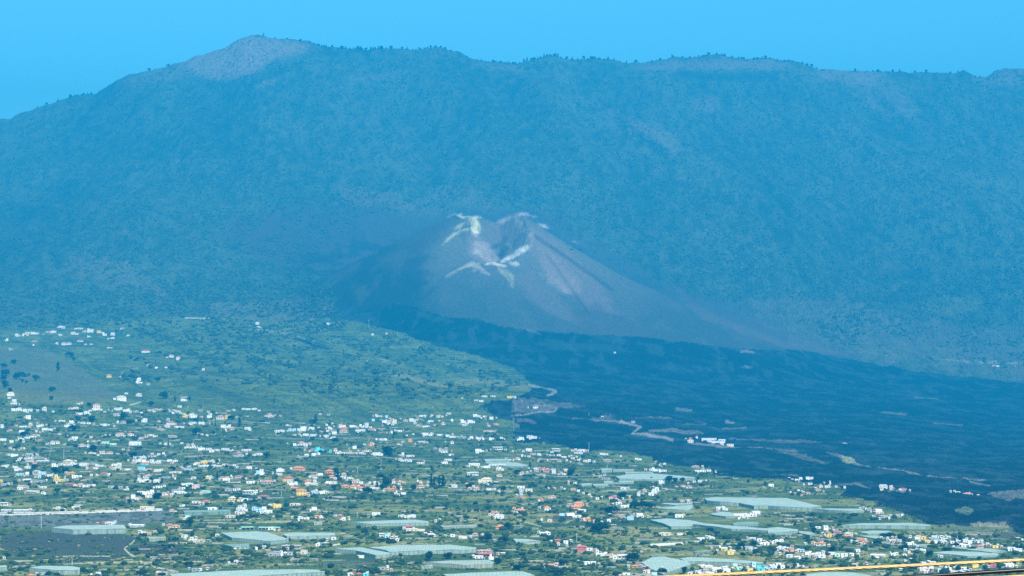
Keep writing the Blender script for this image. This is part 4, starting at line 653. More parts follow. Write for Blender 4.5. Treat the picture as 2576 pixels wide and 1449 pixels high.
TREES = [  # crop, x, foot, crown width, height
('a1',585,540,60,95),('a1',360,635,60,60),('a1',200,625,110,85),('a1',60,590,90,70),('a1',30,640,60,60),('a1',60,715,70,90),('a1',525,750,70,60),('a1',515,830,44,40),('a1',265,665,36,30),('a1',230,655,30,30),
('a1',100,760,44,60),('a1',1640,820,80,80),('a1',1590,650,60,50),('a1',1380,440,36,40),('a1',700,400,70,60),('a1',740,435,30,40),('a1',45,510,70,50),('a1',130,470,60,50),('a1',290,590,30,30),
('a1',900,890,50,36),('a1',2330,1035,80,50),('a1',2410,1100,60,90),('a1',1980,1180,90,80),('a1',1250,1030,70,80),('a1',1290,1090,60,60),('a1',750,1140,90,60),('a1',250,1200,80,60),('a1',930,1050,70,60),
('a1',1695,1290,24,60),('a1',2165,1100,18,60),('a1',2055,1060,20,50),('a1',930,1345,70,60),('a1',1520,900,60,60),('a1',1760,850,36,60),('a1',1900,840,40,50),('a1',2140,1180,36,40),('a1',1410,1330,80,30),
('a2',600,1065,60,90),('a2',570,1060,50,40),('a2',180,870,24,70),('a2',1955,720,44,60),('a2',780,540,20,50),('a2',1315,415,50,30),('a2',2380,740,30,40),('a2',1210,660,60,50),('a2',1310,1390,90,100),('a2',1350,1400,50,60),
('a2',1385,1200,24,70),('a2',790,1270,70,60),('a2',110,1410,60,50),('a2',1200,580,40,40),('a2',2260,550,40,30),('a2',60,1340,50,40),
('b1',580,415,110,60),('b1',660,412,80,60),('b1',1500,740,50,50),('b1',1225,772,10,40),('b1',350,390,60,60),('b1',70,640,60,40),('b1',1330,250,80,50),('b1',940,200,70,70),('b1',1900,960,70,90),('b1',1730,390,60,50),
('b1',2180,470,40,70),('b1',1520,500,40,50),('b1',1560,680,100,70),('b1',1300,720,50,50),
('b2',1760,570,50,150),('b2',1880,560,80,120),('b2',1840,540,50,100),('b2',1790,560,40,110),('b2',1320,560,90,110),('b2',1240,480,90,60),('b2',1215,560,40,70),('b2',820,470,60,90),('b2',800,420,60,60),('b2',1320,240,90,80),
('b2',1280,580,60,50),('b2',1740,1290,80,100),('b2',1920,1280,90,70),('b2',2330,1110,90,90),('b2',2270,1100,60,50),('b2',2480,1110,100,60),('b2',2520,980,60,70),('b2',2490,600,60,60),('b2',1095,1235,30,30),('b2',1260,1100,70,30),('b2',1345,1110,70,36),
('b2',1130,620,120,60),('b2',2120,580,70,60),('b2',2430,1330,90,70),('b2',2450,860,30,50),('b2',780,590,60,60),('b2',1580,590,50,60),
('b3',885,1005,170,100),('b3',1240,770,90,70),('b3',1310,775,100,80),('b3',1400,770,80,60),('b3',1000,820,130,80),('b3',590,440,80,70),('b3',1570,520,80,80),('b3',1650,510,60,50),('b3',1710,505,60,50),('b3',1100,670,90,70),
('b3',180,370,40,70),('b3',50,440,60,60),('b3',1990,1010,70,50),('b3',2300,1170,70,60),('b3',1230,1300,110,90),('b3',1160,1290,60,60),('b3',1510,1440,90,80),('b3',2430,1160,60,70),('b3',2320,1260,60,50),('b3',1720,1430,60,80),('b3',120,900,50,36),
('b3',520,1340,90,60),('b3',450,1445,120,60),('b3',60,1390,90,60),('b3',1400,480,24,30),('b3',1050,520,60,30),('b3',1900,560,50,40),('b3',650,700,90,40),
('b4',1230,1060,90,50),('b4',1150,1060,70,40),('b4',1350,1090,60,40),('b4',470,1020,60,60),('b4',1380,1180,60,60),('b4',1620,1250,70,60),('b4',2050,1185,90,30),('b4',1270,590,16,20),('b4',1100,1140,70,50),('b4',650,1200,70,50),('b4',1900,1150,60,30),
('b4',370,1300,70,40),('b4',2540,1180,60,40),('b4',1800,1195,120,36)]
PYLONS = [('a2',1135,105,85),('a2',1425,182,34),('a2',1688,320,68),('a2',2010,455,55),('a2',1393,684,44),('a3',38,948,88),('a3',102,912,80),('a3',18,1140,130),('a3',775,1330,70),('a3',773,985,36),('a1',482,325,44),('b1',640,278,108),('b1',415,970,120),
 ('b1',724,1340,70),('b2',1017,860,50),('b2',1018,430,80),('b2',255,660,60),('b3',648,1110,90),('b3',1505,580,60),('b3',90,985,70),('b4',2520,1165,40),('b4',2225,1140,24)]
# ------------------------------------------------------------------ small mesh kit
class MB:
    def __init__(s): s.v = []; s.f = []
    def add(s, v, f):
        n = len(s.v); s.v += [tuple(p) for p in v]; s.f += [tuple(i + n for i in q) for q in f]
    def box(s, x0, x1, y0, y1, z0, z1):
        s.add([(x0, y0, z0), (x1, y0, z0), (x1, y1, z0), (x0, y1, z0), (x0, y0, z1), (x1, y0, z1), (x1, y1, z1), (x0, y1, z1)],
              [(0, 3, 2, 1), (4, 5, 6, 7), (0, 1, 5, 4), (1, 2, 6, 5), (2, 3, 7, 6), (3, 0, 4, 7)])
    def hip(s, x0, x1, y0, y1, z0, z1, k=0.5, th=0.25):
        w = x1 - x0; d = y1 - y0
        e = min(w, d) * k; ym = (y0 + y1) / 2; xm = (x0 + x1) / 2
        if w >= d: a, b = (x0 + e, ym, z1), (x1 - e + 0.01, ym, z1)
        else: a, b = (xm, y0 + e, z1), (xm, y1 - e + 0.01, z1)
        c = [(x0, y0, z0), (x1, y0, z0), (x1, y1, z0), (x0, y1, z0)]; lo = [(x, y, z - th) for x, y, z in c]
        v = c + lo + [a, b]
        f = [(0, 4, 5, 1), (1, 5, 6, 2), (2, 6, 7, 3), (3, 7, 4, 0), (4, 7, 6, 5)]
        if w >= d: f += [(0, 1, 9, 8), (1, 2, 9), (2, 3, 8, 9), (3, 0, 8)]
        else: f += [(0, 1, 8), (1, 2, 9, 8), (2, 3, 9), (3, 0, 8, 9)]
        s.add(v, f)
    def gable(s, x0, x1, y0, y1, z0, z1, side=False):
        if not side:
            ym = (y0 + y1) / 2
            s.add([(x0, y0, z0), (x1, y0, z0), (x1, y1, z0), (x0, y1, z0), (x0, ym, z1), (x1, ym, z1)],
                  [(0, 1, 5, 4), (2, 3, 4, 5), (0, 4, 3), (1, 2, 5), (0, 3, 2, 1)])
        else:
            xm = (x0 + x1) / 2
            s.add([(x0, y0, z0), (x1, y0, z0), (x1, y1, z0), (x0, y1, z0), (xm, y0, z1), (xm, y1, z1)],
                  [(0, 1, 4), (1, 2, 5, 4), (2, 3, 5), (3, 0, 4, 5), (0, 3, 2, 1)])
    def cyl(s, x, y, z0, z1, r, n=12, r2=None):
        r2 = r if r2 is None else r2
        v = [(x + r * math.cos(2 * math.pi * i / n), y + r * math.sin(2 * math.pi * i / n), z0) for i in range(n)]
        v += [(x + r2 * math.cos(2 * math.pi * i / n), y + r2 * math.sin(2 * math.pi * i / n), z1) for i in range(n)]
        s.add(v, [(i, (i + 1) % n, n + (i + 1) % n, n + i) for i in range(n)] + [tuple(range(n))[::-1], tuple(range(n, 2 * n))])
    def tube(s, pts, rad, n=8):
        pts = [Vector(p) for p in pts]; rings = []
        for i, p in enumerate(pts):
            t = (pts[min(i + 1, len(pts) - 1)] - pts[max(i - 1, 0)]).normalized()
            up = Vector((0, 1, 0)) if abs(t.y) < 0.9 else Vector((1, 0, 0))
            a = t.cross(up).normalized(); b = t.cross(a)
            r = rad[i] if hasattr(rad, '__len__') else rad
            rings.append([p + (a * math.cos(2 * math.pi * k / n) + b * math.sin(2 * math.pi * k / n)) * r for k in range(n)])
        v = [q for g in rings for q in g]
        f = [(i * n + k, i * n + (k + 1) % n, (i + 1) * n + (k + 1) % n, (i + 1) * n + k) for i in range(len(pts) - 1) for k in range(n)]
        f += [tuple(range(n))[::-1], tuple(range(len(v) - n, len(v)))]
        s.add(v, f)
    def mesh(s, name, m=None, smooth=False):
        me = bpy.data.meshes.new(name); me.from_pydata(s.v, [], s.f); me.update()
        if m: me.materials.append(m)
        if smooth: me.polygons.foreach_set('use_smooth', [True] * len(me.polygons))
        return me
    def obj(s, name, m, parent=None, smooth=False):
        o = bpy.data.objects.new(name, s.mesh(name, m, smooth)); COL.objects.link(o)
        if parent: o.parent = parent
        return o

def empty(name, loc, rz=0.0):
    o = bpy.data.objects.new(name, None); COL.objects.link(o); o.location = loc; o.rotation_euler = (0, 0, rz)
    o.empty_display_size = 5; return o

WALLC = {'W': (.75, .745, .70), 'C': (.68, .60, .45), 'Y': (.80, .56, .13), 'O': (.72, .34, .16), 'P': (.72, .50, .43), 'R': (.42, .14, .13),
         'T': (.12, .58, .60), 'G': (.36, .38, .36), 'B': (.42, .62, .70), 'M': (.46, .72, .55)}
WALLN = {'W': 'white', 'C': 'cream', 'Y': 'yellow', 'O': 'orange', 'P': 'pink', 'R': 'dark red', 'T': 'turquoise', 'G': 'grey', 'B': 'pale blue', 'M': 'mint green'}
MW = {k: new_mat('plaster ' + WALLN[k], c, vary=0.12, scale=0.5, rough=0.9) for k, c in WALLC.items()}
MW2 = {k: new_mat('parapet ' + WALLN[k], tuple(min(0.82, a * 0.93 + 0.02) for a in c), vary=0.15, scale=0.8) for k, c in WALLC.items()}
MR = {'o': new_mat('orange tiles', (.56, .23, .11), vary=0.3, scale=1.2, bump=0.1, bscale=3), 'r': new_mat('red tiles', (.46, .13, .10), vary=0.3, scale=1.2, bump=0.1, bscale=3),
      'p': new_mat('weathered tiles', (.50, .27, .20), vary=0.35, scale=1.2, bump=0.1, bscale=3), 'c': new_mat('sandy tiles', (.62, .50, .34), vary=0.3, scale=1.2, bump=0.1, bscale=3)}
M_GLASS = new_mat('window glass', (.035, .045, .055), rough=0.2, vary=0.3, scale=0.3, spec=0.5)
M_DOOR = new_mat('door wood', (.12, .07, .04), rough=0.6)
M_DARK = new_mat('porch shade', (.16, .15, .14), rough=0.9)
M_SHEET = new_mat('shed sheeting', (.62, .66, .62), rough=0.6, vary=0.15, scale=0.6)
M_GREENSHEET = new_mat('green sheeting', (.30, .52, .38), rough=0.6, vary=0.15, scale=0.6)

_win = MB(); _win.box(-.75, .75, -.06, .06, 0, 1.35); WIN = _win.mesh('window', M_GLASS)
_dr = MB(); _dr.box(-.55, .55, -.06, .06, 0, 2.1); DOOR = _dr.mesh('door', M_DOOR)

def house_parts(w, d, h, wall, roof, rnd, detail):
    """Pieces of a house: a list of (name, mesh kit or shared mesh, material, location)."""
    P = []; W = MB(); R = MB(); z0 = -3.0
    x0, x1, y0, y1 = -w / 2, w / 2, -d / 2, d / 2
    mw = MW[wall]; wins = []
    if roof in 'fw':
        if roof == 'w':
            W.box(x0, x1, y0, y0 + w, z0, h * 0.8); R.hip(x0 - .2, x1 + .2, y0 - .2, y0 + w + .2, h * .8 + .25, h, .5)
            P += [('wall', W, mw, None), ('roof', R, MW2[wall], None)]; zt = h * .8; wins.append((x0, x1, y0, 0, zt))
        else:
            two = h > 5.2 and w > 7
            ph = 0.35
            if two and rnd.random() < 0.75:
                h1 = h * rnd.uniform(.5, .58); k = rnd.uniform(.45, .85); side = rnd.random() < .5
                xa, xb = (x0, x0 + w * k) if side else (x1 - w * k, x1)
                W.box(x0, x1, y0, y1, z0, h1 - ph); W.box(xa, xb, y0 + d * .25, y1 - 0.01, h1 + .003, h - ph)
                R.box(x0 - .2, x1 + .2, y0 - .2, y1 + .2, h1 - ph + .003, h1); R.box(xa - .2, xb + .2, y0 + d * .25 - .2, y1 + .15, h - ph + .003, h)
                wins += [(x0, x1, y0, 0, h1 - ph), (xa, xb, y0 + d * .25, h1, h - ph)]
            elif w > 13 and rnd.random() < .8:
                k = rnd.uniform(.3, .7); xm = x0 + w * k; hb = h * rnd.uniform(.62, .85); s2 = d * rnd.uniform(.1, .35)
                ha, hc = (h, hb) if rnd.random() < .5 else (hb, h)
                W.box(x0, xm, y0, y1, z0, ha - ph); W.box(xm + .01, x1, y0 + s2, y1 - .3, z0, hc - ph)
                R.box(x0 - .2, xm + .1, y0 - .2, y1 + .2, ha - ph + .003, ha); R.box(xm + .15, x1 + .2, y0 + s2 - .2, y1 - .1, hc - ph + .003, hc)
                wins += [(x0, xm, y0, 0, ha - ph), (xm, x1, y0 + s2, 0, hc - ph)]
            else:
                W.box(x0, x1, y0, y1, z0, h - ph); R.box(x0 - .2, x1 + .2, y0 - .2, y1 + .2, h - ph + .003, h)
                wins.append((x0, x1, y0, 0, h - ph))
            P += [('wall', W, mw, None), ('roof', R, MW2[wall], None)]
    elif roof in 'orpc':
        hw = max(h * .58, h - 2.6)
        W.box(x0, x1, y0, y1, z0, hw)
        R.hip(x0 - .6, x1 + .6, y0 - .6, y1 + .6, hw + .26, h + .2, .5)
        wins.append((x0, x1, y0, 0, hw))
        P += [('wall', W, mw, None), ('roof', R, MR[roof], None)]
        if detail and rnd.random() < .5:
            c = MB(); c.box(w * .2, w * .2 + .9, -.4, .5, hw + .5, h + .9); P.append(('chimney', c, mw, None))
    elif roof == 'g':
        hw = h * .68; W.box(x0, x1, y0, y1, z0, hw); R.gable(x0 - .4, x1 + .4, y0 - .4, y1 + .4, hw + .003, h, side=rnd.random() < .6)
        wins.append((x0, x1, y0, 0, hw)); P += [('wall', W, mw, None), ('roof', R, MW2[wall], None)]
    elif roof == 'd':
        po = min(3.0, d * .35); W.box(x0, x1, y0 + po, y1, z0, h - .5)
        W.box(x0, x1, y0 + .05, y0 + po - .01, z0, 0.1)
        R.box(x0 - .3, x1 + .3, y0 - .3, y1 + .3, h - .497, h)
        P += [('wall', W, M_DARK if wall == 'M' else mw, None), ('roof', R, M_GREENSHEET if wall == 'M' else MW2[wall], None)]
        n = max(2, int(w / 4))
        for i in range(n + 1):
            c = MB(); xx = x0 + .2 + (w - .4) * i / n; c.box(xx - .16, xx + .16, y0 + .2, y0 + .52, .1, h - .5); P.append(('pillar', c, mw, None))
        wins.append((x0, x1, y0 + po, 0, h - .6))
    elif roof == 's':
        hw = h * .72; W.box(x0, x1, y0, y1, z0, hw); R.gable(x0 - .2, x1 + .2, y0 - .3, y1 + .3, hw + .003, h)
        P += [('wall', W, mw, None), ('roof', R, M_SHEET, None)]
        n = max(2, int(w / 7)); wm = MB(); wm.box(-.9, .9, -.06, .06, 0, 1.1)
        sm = wm.mesh('window', M_GLASS) if detail else WIN
        for i in range(n): P.append(('window', sm, None, (x0 + w * (i + .5) / n, y0 - .03, hw * .5)))
        return P
    elif roof == 't':
        r = w / 2; W.cyl(0, 0, z0, h * .9, r, 20); R.cyl(0, 0, h * .9 + .003, h, r * 1.02, 20, r * .3)
        return [('wall', W, mw, None), ('lid', R, MW2[wall], None)]
    rp = rnd.random
    for n_, (a, b, yy, zb, zt) in enumerate(wins):
        span = b - a; fl = max(1, int((zt - zb) / 2.7)); n = max(1, min(5, int(span / 4.2)))
        for f_ in range(fl):
            dn = int(n * rp()) if (f_ == 0 and n_ == 0 and n > 1) else -1
            for i in range(n):
                xx = a + span * (i + .5) / n
                zz = zb + (zt - zb) * f_ / fl
                if i == dn: P.append(('door', DOOR, None, (xx, yy - .03, zz + .05)))
                elif rp() < .75: P.append(('window', WIN, None, (xx, yy - .03, zz + min(.95, (zt - zb) / fl * .32))))
    return P

# ------------------------------------------------------------------ places one can name in the plain
MARKS = [(230, 834, 'white block of the upper hamlet'), (58, 840, 'left group of the upper hamlet'), (160, 826, 'twin white houses above the upper hamlet'), (188, 841, 'cream block of the upper hamlet'),
 (290, 843, 'right end of the upper hamlet'), (167, 868, 'pink-roofed row under the upper hamlet'), (365, 886, 'lone red-roofed house on the slope'), (440, 903, 'twin houses high on the slope'),
 (146, 928, 'lone tree on the smooth hill'), (346, 962, 'three-storey white house on the slope'), (303, 1003, 'sand-roofed villa below the smooth hill'), (462, 1006, 'open-porched house among dark trees'),
 (25, 998, 'cream house at the foot of the smooth hill'), (241, 1028, 'tall pink-roofed house'), (38, 1032, 'long white row at the left edge'), (464, 1049, 'small yellow cube house'),
 (485, 1050, 'white cube house beside the yellow one'), (570, 1055, 'yellow house with the broad pale roof'), (362, 1058, 'white house beside tall dark trees'), (429, 1072, 'red-roofed white house in the village'),
 (495, 1092, 'big round tree on the left plain'), (339, 1119, 'big white windowed hall'), (265, 1117, 'mint green house'), (137, 1116, 'pair of white pink-roofed houses'), (310, 1094, 'long pink-roofed row'),
 (180, 1104, 'white house with the long garden'), (520, 1132, 'long white terrace on the left plain'), (268, 1142, 'pink-roofed pair behind the field'), (35, 1150, 'layered white houses at the left edge'),
 (72, 1160, 'stepped white houses'), (155, 1188, 'dark tree mass'), (148, 1210, 'bright yellow house at left'), (172, 1164, 'cream hipped house'), (210, 1171, 'bright white hall'), (228, 1179, 'small dark red house'),
 (292, 1178, 'big cream and white block'), (363, 1168, 'turquoise house with orange roof'), (352, 1180, 'turquoise terrace'), (473, 1183, 'grey block with the blue annexe'), (515, 1168, 'yellow and cream terrace'),
 (522, 1203, 'small yellow sand-roofed house'), (598, 1147, 'grey flat yard'), (393, 1214, 'white house with the dark roundish tree'), (492, 1229, 'pink block house'), (375, 1240, 'stepped white villas above the fields'),
 (516, 1266, 'red-roofed white house above the reservoir'), (338, 1255, 'pair of small white cubes'), (587, 1258, 'sand-roofed house near the yellow annexe'), (626, 1240, 'long white house with open porch'),
 (146, 1281, 'cream house above the reservoir wall'), (250, 1332, 'long greenhouse under the embankment'), (435, 1326, 'orange-roofed cream villa'), (643, 1332, 'green-roofed open shed'), (605, 1284, 'white house with parked terrace'),
 (520, 1290, 'green greenhouse beyond the embankment'), (590, 1415, 'lone white hut on the track'), (620, 1375, 'grey walled yard'), (9, 1407, 'little cream hut at the left edge'),
 (758, 1083, 'big white block of the middle village'), (735, 1085, 'pale blue house'), (922, 1074, 'tall white house of the middle village'), (991, 1066, 'cream block of the middle village'), (794, 1062, 'tall tree above the village'),
 (1038, 1059, 'white house above the winding lane'), (1165, 1063, 'white two-storey house near the lava'), (1247, 1069, 'orange-roofed house by the lava'), (1031, 1112, 'small orange cube house'), (933, 1120, 'orange chapel'),
 (797, 1136, 'turquoise house in the middle village'), (973, 1146, 'big round tree behind the white hall'), (950, 1145, 'long white hall'), (775, 1146, 'row of white tanks'), (1083, 1095, 'stepped white house on the ridge lane'),
 (1207, 1137, 'white house beside the porch house'), (1251, 1131, 'white open-porched house'), (1137, 1116, 'small pink-roofed white house'), (762, 1120, 'white gabled pair'), (678, 1047, 'pink-roofed house under the green slope'),
 (851, 816, 'lone white house under the cone'), (827, 817, 'white house on the upper road'), (937, 843, 'two white huts by the lava edge'), (1205, 1008, 'cream house at the lava corner'),
 (758, 1246, 'bright yellow orange-roofed house'), (723, 1212, 'yellow house with red roof'), (750, 1185, 'wide orange-roofed villa'), (828, 1191, 'orange pyramid-roofed house'), (905, 1231, 'row of orange roofs'),
 (988, 1216, 'white house with red roof tower'), (1090, 1222, 'clump of tall dark trees'), (1224, 1213, 'broad cream-roofed house'), (1187, 1195, 'wide white house with openings'), (1258, 1331, 'open orange house'),
 (1256, 1303, 'white house below the orange roof'), (695, 1277, 'yellow house of the lower fields'), (787, 1286, 'white cube in the lower fields'), (864, 1308, 'cream tower-like barn'), (945, 1298, 'white box house in the fields'),
 (1040, 1303, 'white cube near the narrow greenhouse'), (980, 1312, 'long narrow greenhouse'), (1028, 1328, 'red-brown barn'), (965, 1350, 'white and blue villa'), (1163, 1354, 'cream-roofed farm'), (654, 1200, 'tall white house with turrets'),
 (800, 1373, 'car park building'), (762, 1392, 'cream block by the car park'), (1215, 1398, 'long dark red barn'), (977, 1433, 'cream pillar house'), (1085, 1378, 'large wavy greenhouse'),
 (1374, 1186, 'red-roofed pink terrace'), (1393, 1192, 'white tower house'), (1423, 1186, 'small yellow house by the dark tree'), (1440, 1301, 'white modern house on the dark wall'), (1453, 1275, 'big orange roofed house'),
 (1375, 1284, 'white house with small orange roof'), (1308, 1289, 'long orange-roofed house'), (1509, 1336, 'big round dark tree'), (1615, 1277, 'dark tree belt'), (1642, 1244, 'stepped white villa'), (1544, 1258, 'pink red-roofed house'),
 (1468, 1386, 'dark red house'), (1502, 1398, 'white tower of the farm complex'), (1567, 1404, 'white complex with open hall'), (1636, 1436, 'jumble of pink roofs'), (1373, 1345, 'lone white gabled house'), (1838, 1394, 'ochre block house'),
 (1805, 1437, 'large white gabled hall'), (1914, 1435, 'bright turquoise building'), (1886, 1440, 'ochre box building'), (1852, 1428, 'lime green house'), (1488, 1425, 'white windowed pair near the bottom'), (1312, 1235, 'grey and white cluster'),
 (1785, 1108, 'long white halls on the lava'), (1737, 1112, 'cream house on the lava'), (1641, 1182, 'white house above the wide greenhouse'), (1665, 1216, 'white house beside the round tree'), (1735, 1225, 'orange-roofed white house'),
 (1750, 1177, 'grey gabled barn by the lava'), (1762, 1187, 'long pale wall building by the lava'), (1610, 1305, 'white and cream house under the tree belt'), (1709, 1301, 'white bungalow above the long greenhouse'), (1810, 1283, 'white house between the greenhouses'),
 (1901, 1294, 'white house on the terrace'), (1318, 1137, 'square white house by the lava'), (1398, 1136, 'open white porch house by the lava'), (1340, 1104, 'white villa on the lava tongue'), (1520, 1144, 'low white house by the lava'),
 (2012, 1207, 'white pair on the lava border'), (2222, 1230, 'white ruin on the lava'), (2272, 1233, 'orange-roofed ruin on the lava'), (2440, 1251, 'half-buried cream house on the lava'), (1940, 1223, 'white hall by the right greenhouse'),
 (2209, 1290, 'white house at the end of the greenhouses'), (2077, 1333, 'white house with the pink roofs'), (2066, 1373, 'orange-roofed white villa'), (2170, 1366, 'orange-roofed pair'), (1991, 1394, 'orange house with the cream wing'),
 (1967, 1365, 'white cube above the hedge'), (2370, 1360, 'tall white tower block'), (2110, 1400, 'mint and white compound'), (2318, 1390, 'white porch house with palms'), (2158, 1424, 'ochre digger-like box'), (2331, 1436, 'big white block under the cable'),
 (2498, 1425, 'red house under the cable'), (2540, 1427, 'white block at the right edge'), (2555, 1391, 'white cube at the right edge'), (2465, 1379, 'yellow houses near the lava'), (2325, 1357, 'yellow house near the tower block'),
 (2438, 1367, 'white stepped houses of the right village'), (2390, 1382, 'white houses by the curved greenhouse'), (2150, 1320, 'right greenhouse by the lava')]
used_labels = {}
PENDING = []          # (object, own words, x, y)
ORD = ['first', 'second', 'third', 'fourth', 'fifth', 'sixth', 'seventh', 'eighth', 'ninth', 'tenth']
def rel(x, y):
    """Words that lead from the nearest named place to this one."""
    m = min(MARKS, key=lambda k: (k[0] - x) ** 2 + ((k[1] - y) * 1.8) ** 2)
    dx, dy = x - m[0], (y - m[1]) * 1.8
    r = math.hypot(dx, dy)
    q = 'just ' if r < 16 else '' if r < 34 else 'some way ' if r < 80 else 'far '
    if abs(dx) > 2.2 * abs(dy): s = 'right of' if dx > 0 else 'left of'
    elif abs(dy) > 2.2 * abs(dx): s = 'in front of' if dy > 0 else 'behind'
    else: s = ('in front and ' if dy > 0 else 'behind and ') + ('right of' if dx > 0 else 'left of')
    return q + s + ' the ' + m[2], m, r
def later(o, words, x, y, cat, group): PENDING.append((o, words, x, y)); tag(o, None, cat, group)
def fit(s):
    for a, b in (('some way ', ''), ('just ', ''), ('far ', ''), (' from left', ''), ('behind and ', 'beyond, '), ('in front and ', 'before, '), ('flat-roofed ', ''), (' the ', ' '), ('of the ', 'of ')):
        if len(s.replace(':', ' ').replace(',', ' ').replace('-', ' ').split()) <= 16: return s
        s = s.replace(a, b, 1)
    return s
def settle_labels():
    own = {}
    for m in MARKS:
        best = None
        for k, (o, w, x, y) in enumerate(PENDING):
            r = math.hypot(x - m[0], (y - m[1]) * 1.8)
            if k not in own and r < 14 and (best is None or r < best[0]): best = (r, k)
        if best: own[best[1]] = m[2]
    groups = {}
    for k, (o, w, x, y) in enumerate(PENDING):
        if k in own and 'tree' in own[k] and 'tree' not in w: own.pop(k)
        if k in own:
            kind = w.split()[-1]
            lab = own[k] if len(own[k].split()) >= 4 else own[k] + ' with ' + ('a ragged crown' if 'tree' in w else 'pale walls')
            lab = '%s, a %s' % (own[k], w)
        else: lab = '%s %s' % (w, rel(x, y)[0])
        groups.setdefault(lab, []).append(k)
    for lab, ks in groups.items():
        if len(ks) == 1: PENDING[ks[0]][0]['label'] = lab; continue
        ks.sort(key=lambda k: PENDING[k][2])
        for i, k in enumerate(ks):
            n = len(ks)
            pre = ('left' if i == 0 else 'right') + ' of two: ' if n == 2 else ('leftmost' if i == 0 else 'rightmost' if i == n - 1 else ORD[i] + ' from left') + ' of %s: ' % ['', '', 'two', 'three', 'four', 'five', 'six', 'seven', 'eight', 'nine', 'ten'][min(n, 10)]
            PENDING[k][0]['label'] = pre + lab

# ------------------------------------------------------------------ houses
rnd = random.Random(11)
def mpp(Y): return Y / F
ent = []
for crop, txt in SPOTS.items():
    ox, oy, sc = CROPS[crop]
    for t in txt.split():
        x, y, w, h, c = t.split(','); x, y, w, h = float(x), float(y), float(w), float(h)
        ent.append([ox + x * sc, oy + y * sc, w * sc, h * sc, c[0], c[1]])
ent.sort(key=lambda e: -(e[2] * e[3]))
r0 = random.Random(5); extra = []
for e in ent:
    if e[1] < 1015 or e[4] == 'T' or (e[0] > 1500 and e[1] < 1160): continue
    for _ in range(r0.choice((1, 1, 2))):
        extra.append([e[0] + r0.choice((-1, 1)) * r0.uniform(5, 22), e[1] + r0.uniform(-4.5, 4.5), r0.uniform(2.5, 8.5), r0.uniform(1.6, 4.2), r0.choice('WWWWWCCGP'), r0.choice('ffffffdpgc')])
ent += extra
N_SINGLE = 300
n_house = 0
rest = {}
pmade = []
for e in ent:
    px, py, wp, hp, wc, rc = e
    p = on_ground(px, py)
    if p is None: continue
    s = mpp(p.y); w = wp * s * .94; h = max(2.8, hp * s * .98)
    yaw = rnd.uniform(-0.38, 0.38) if rc not in 's' else rnd.uniform(-.08, .08)
    d = min(max(w * rnd.uniform(.55, .85), 4.5), 11)
    if rc == 't': d = w
    if rc not in 't':
        w = max(2.5, (w - d * abs(math.sin(yaw)) * .6) / math.cos(yaw))
    if rc in 'orpc': h = h * 1.08
    loc = Vector((p.x, p.y + d / 2, 0)); loc.z = float(land(np.array([loc.x]), np.array([loc.y]))[0])
    loc.z = min(loc.z, p.z + 0.6)
    shed = rc == 's'; tank = rc == 't'
    single = n_house < N_SINGLE or shed or tank
    parts = house_parts(w, d, h, wc, rc, rnd, single and wp > 8)
    big = wp >= 9
    pmade.append((px, py, wp))
    if single:
        n_house += not (shed or tank)
        name = 'shed' if shed else 'water_tank' if tank else 'house'
        r = empty(name, loc, yaw)
        for nm, mesh, m, l in parts:
            if nm in ('window', 'door', 'pillar') and wp < 5.5: continue
            if isinstance(mesh, MB): o = mesh.obj(nm, m, r)
            else: o = bpy.data.objects.new(nm, mesh); COL.objects.link(o); o.parent = r
            if l: o.location = l
        size = ('wide' if w > 2.6 * h and w > 14 else 'large' if w * h > 90 else 'tall' if h > w * .95 else 'small' if w * h < 36 else 'low' if h < 3.4 else '')
        rf = {'f': 'flat-roofed', 'o': 'orange-roofed', 'r': 'red-roofed', 'p': 'pink-roofed', 'c': 'sand-roofed', 'g': 'gabled', 'd': 'open-porched', 's': '', 't': '', 'w': 'peaked'}[rc]
        words_ = ' '.join(a for a in (size, WALLN[wc], rf, {'shed': 'shed', 'water_tank': 'round tank', 'house': 'tower' if rc == 'w' else 'house'}[name]) if a)
        later(r, words_, px, py, {'shed': 'shed', 'water_tank': 'tank', 'house': 'house'}[name], {'shed': 'sheds and halls', 'water_tank': 'water tanks', 'house': 'houses of the plain'}[name])
    else:
        ca, sa = math.cos(yaw), math.sin(yaw)
        for nm, mesh, m, l in parts:
            if not isinstance(mesh, MB):
                vs = [tuple(v.co) for v in mesh.vertices]; fs = [tuple(q.vertices) for q in mesh.polygons]; m = mesh.materials[0]
            else: vs, fs = mesh.v, mesh.f
            l = l or (0, 0, 0)
            g = rest.setdefault(m.name, MB())
            g.add([(loc.x + (v[0] + l[0]) * ca - (v[1] + l[1]) * sa, loc.y + (v[0] + l[0]) * sa + (v[1] + l[1]) * ca, loc.z + v[2] + l[2]) for v in vs], fs)
print('houses', n_house, 'of', len(ent))
if rest:
    me = bpy.data.meshes.new('houses'); V = []; Fc = []; mi = []
    for i, (mn, g) in enumerate(rest.items()):
        k = len(V); V += g.v; Fc += [tuple(a + k for a in f) for f in g.f]; mi += [i] * len(g.f); me.materials.append(bpy.data.materials[mn])
    me.from_pydata(V, [], Fc); me.polygons.foreach_set('material_index', mi); me.update()
    o = bpy.data.objects.new('small_houses', me); COL.objects.link(o)
    tag(o, 'many small distant houses scattered over the plain and slopes', 'houses', kind='stuff')

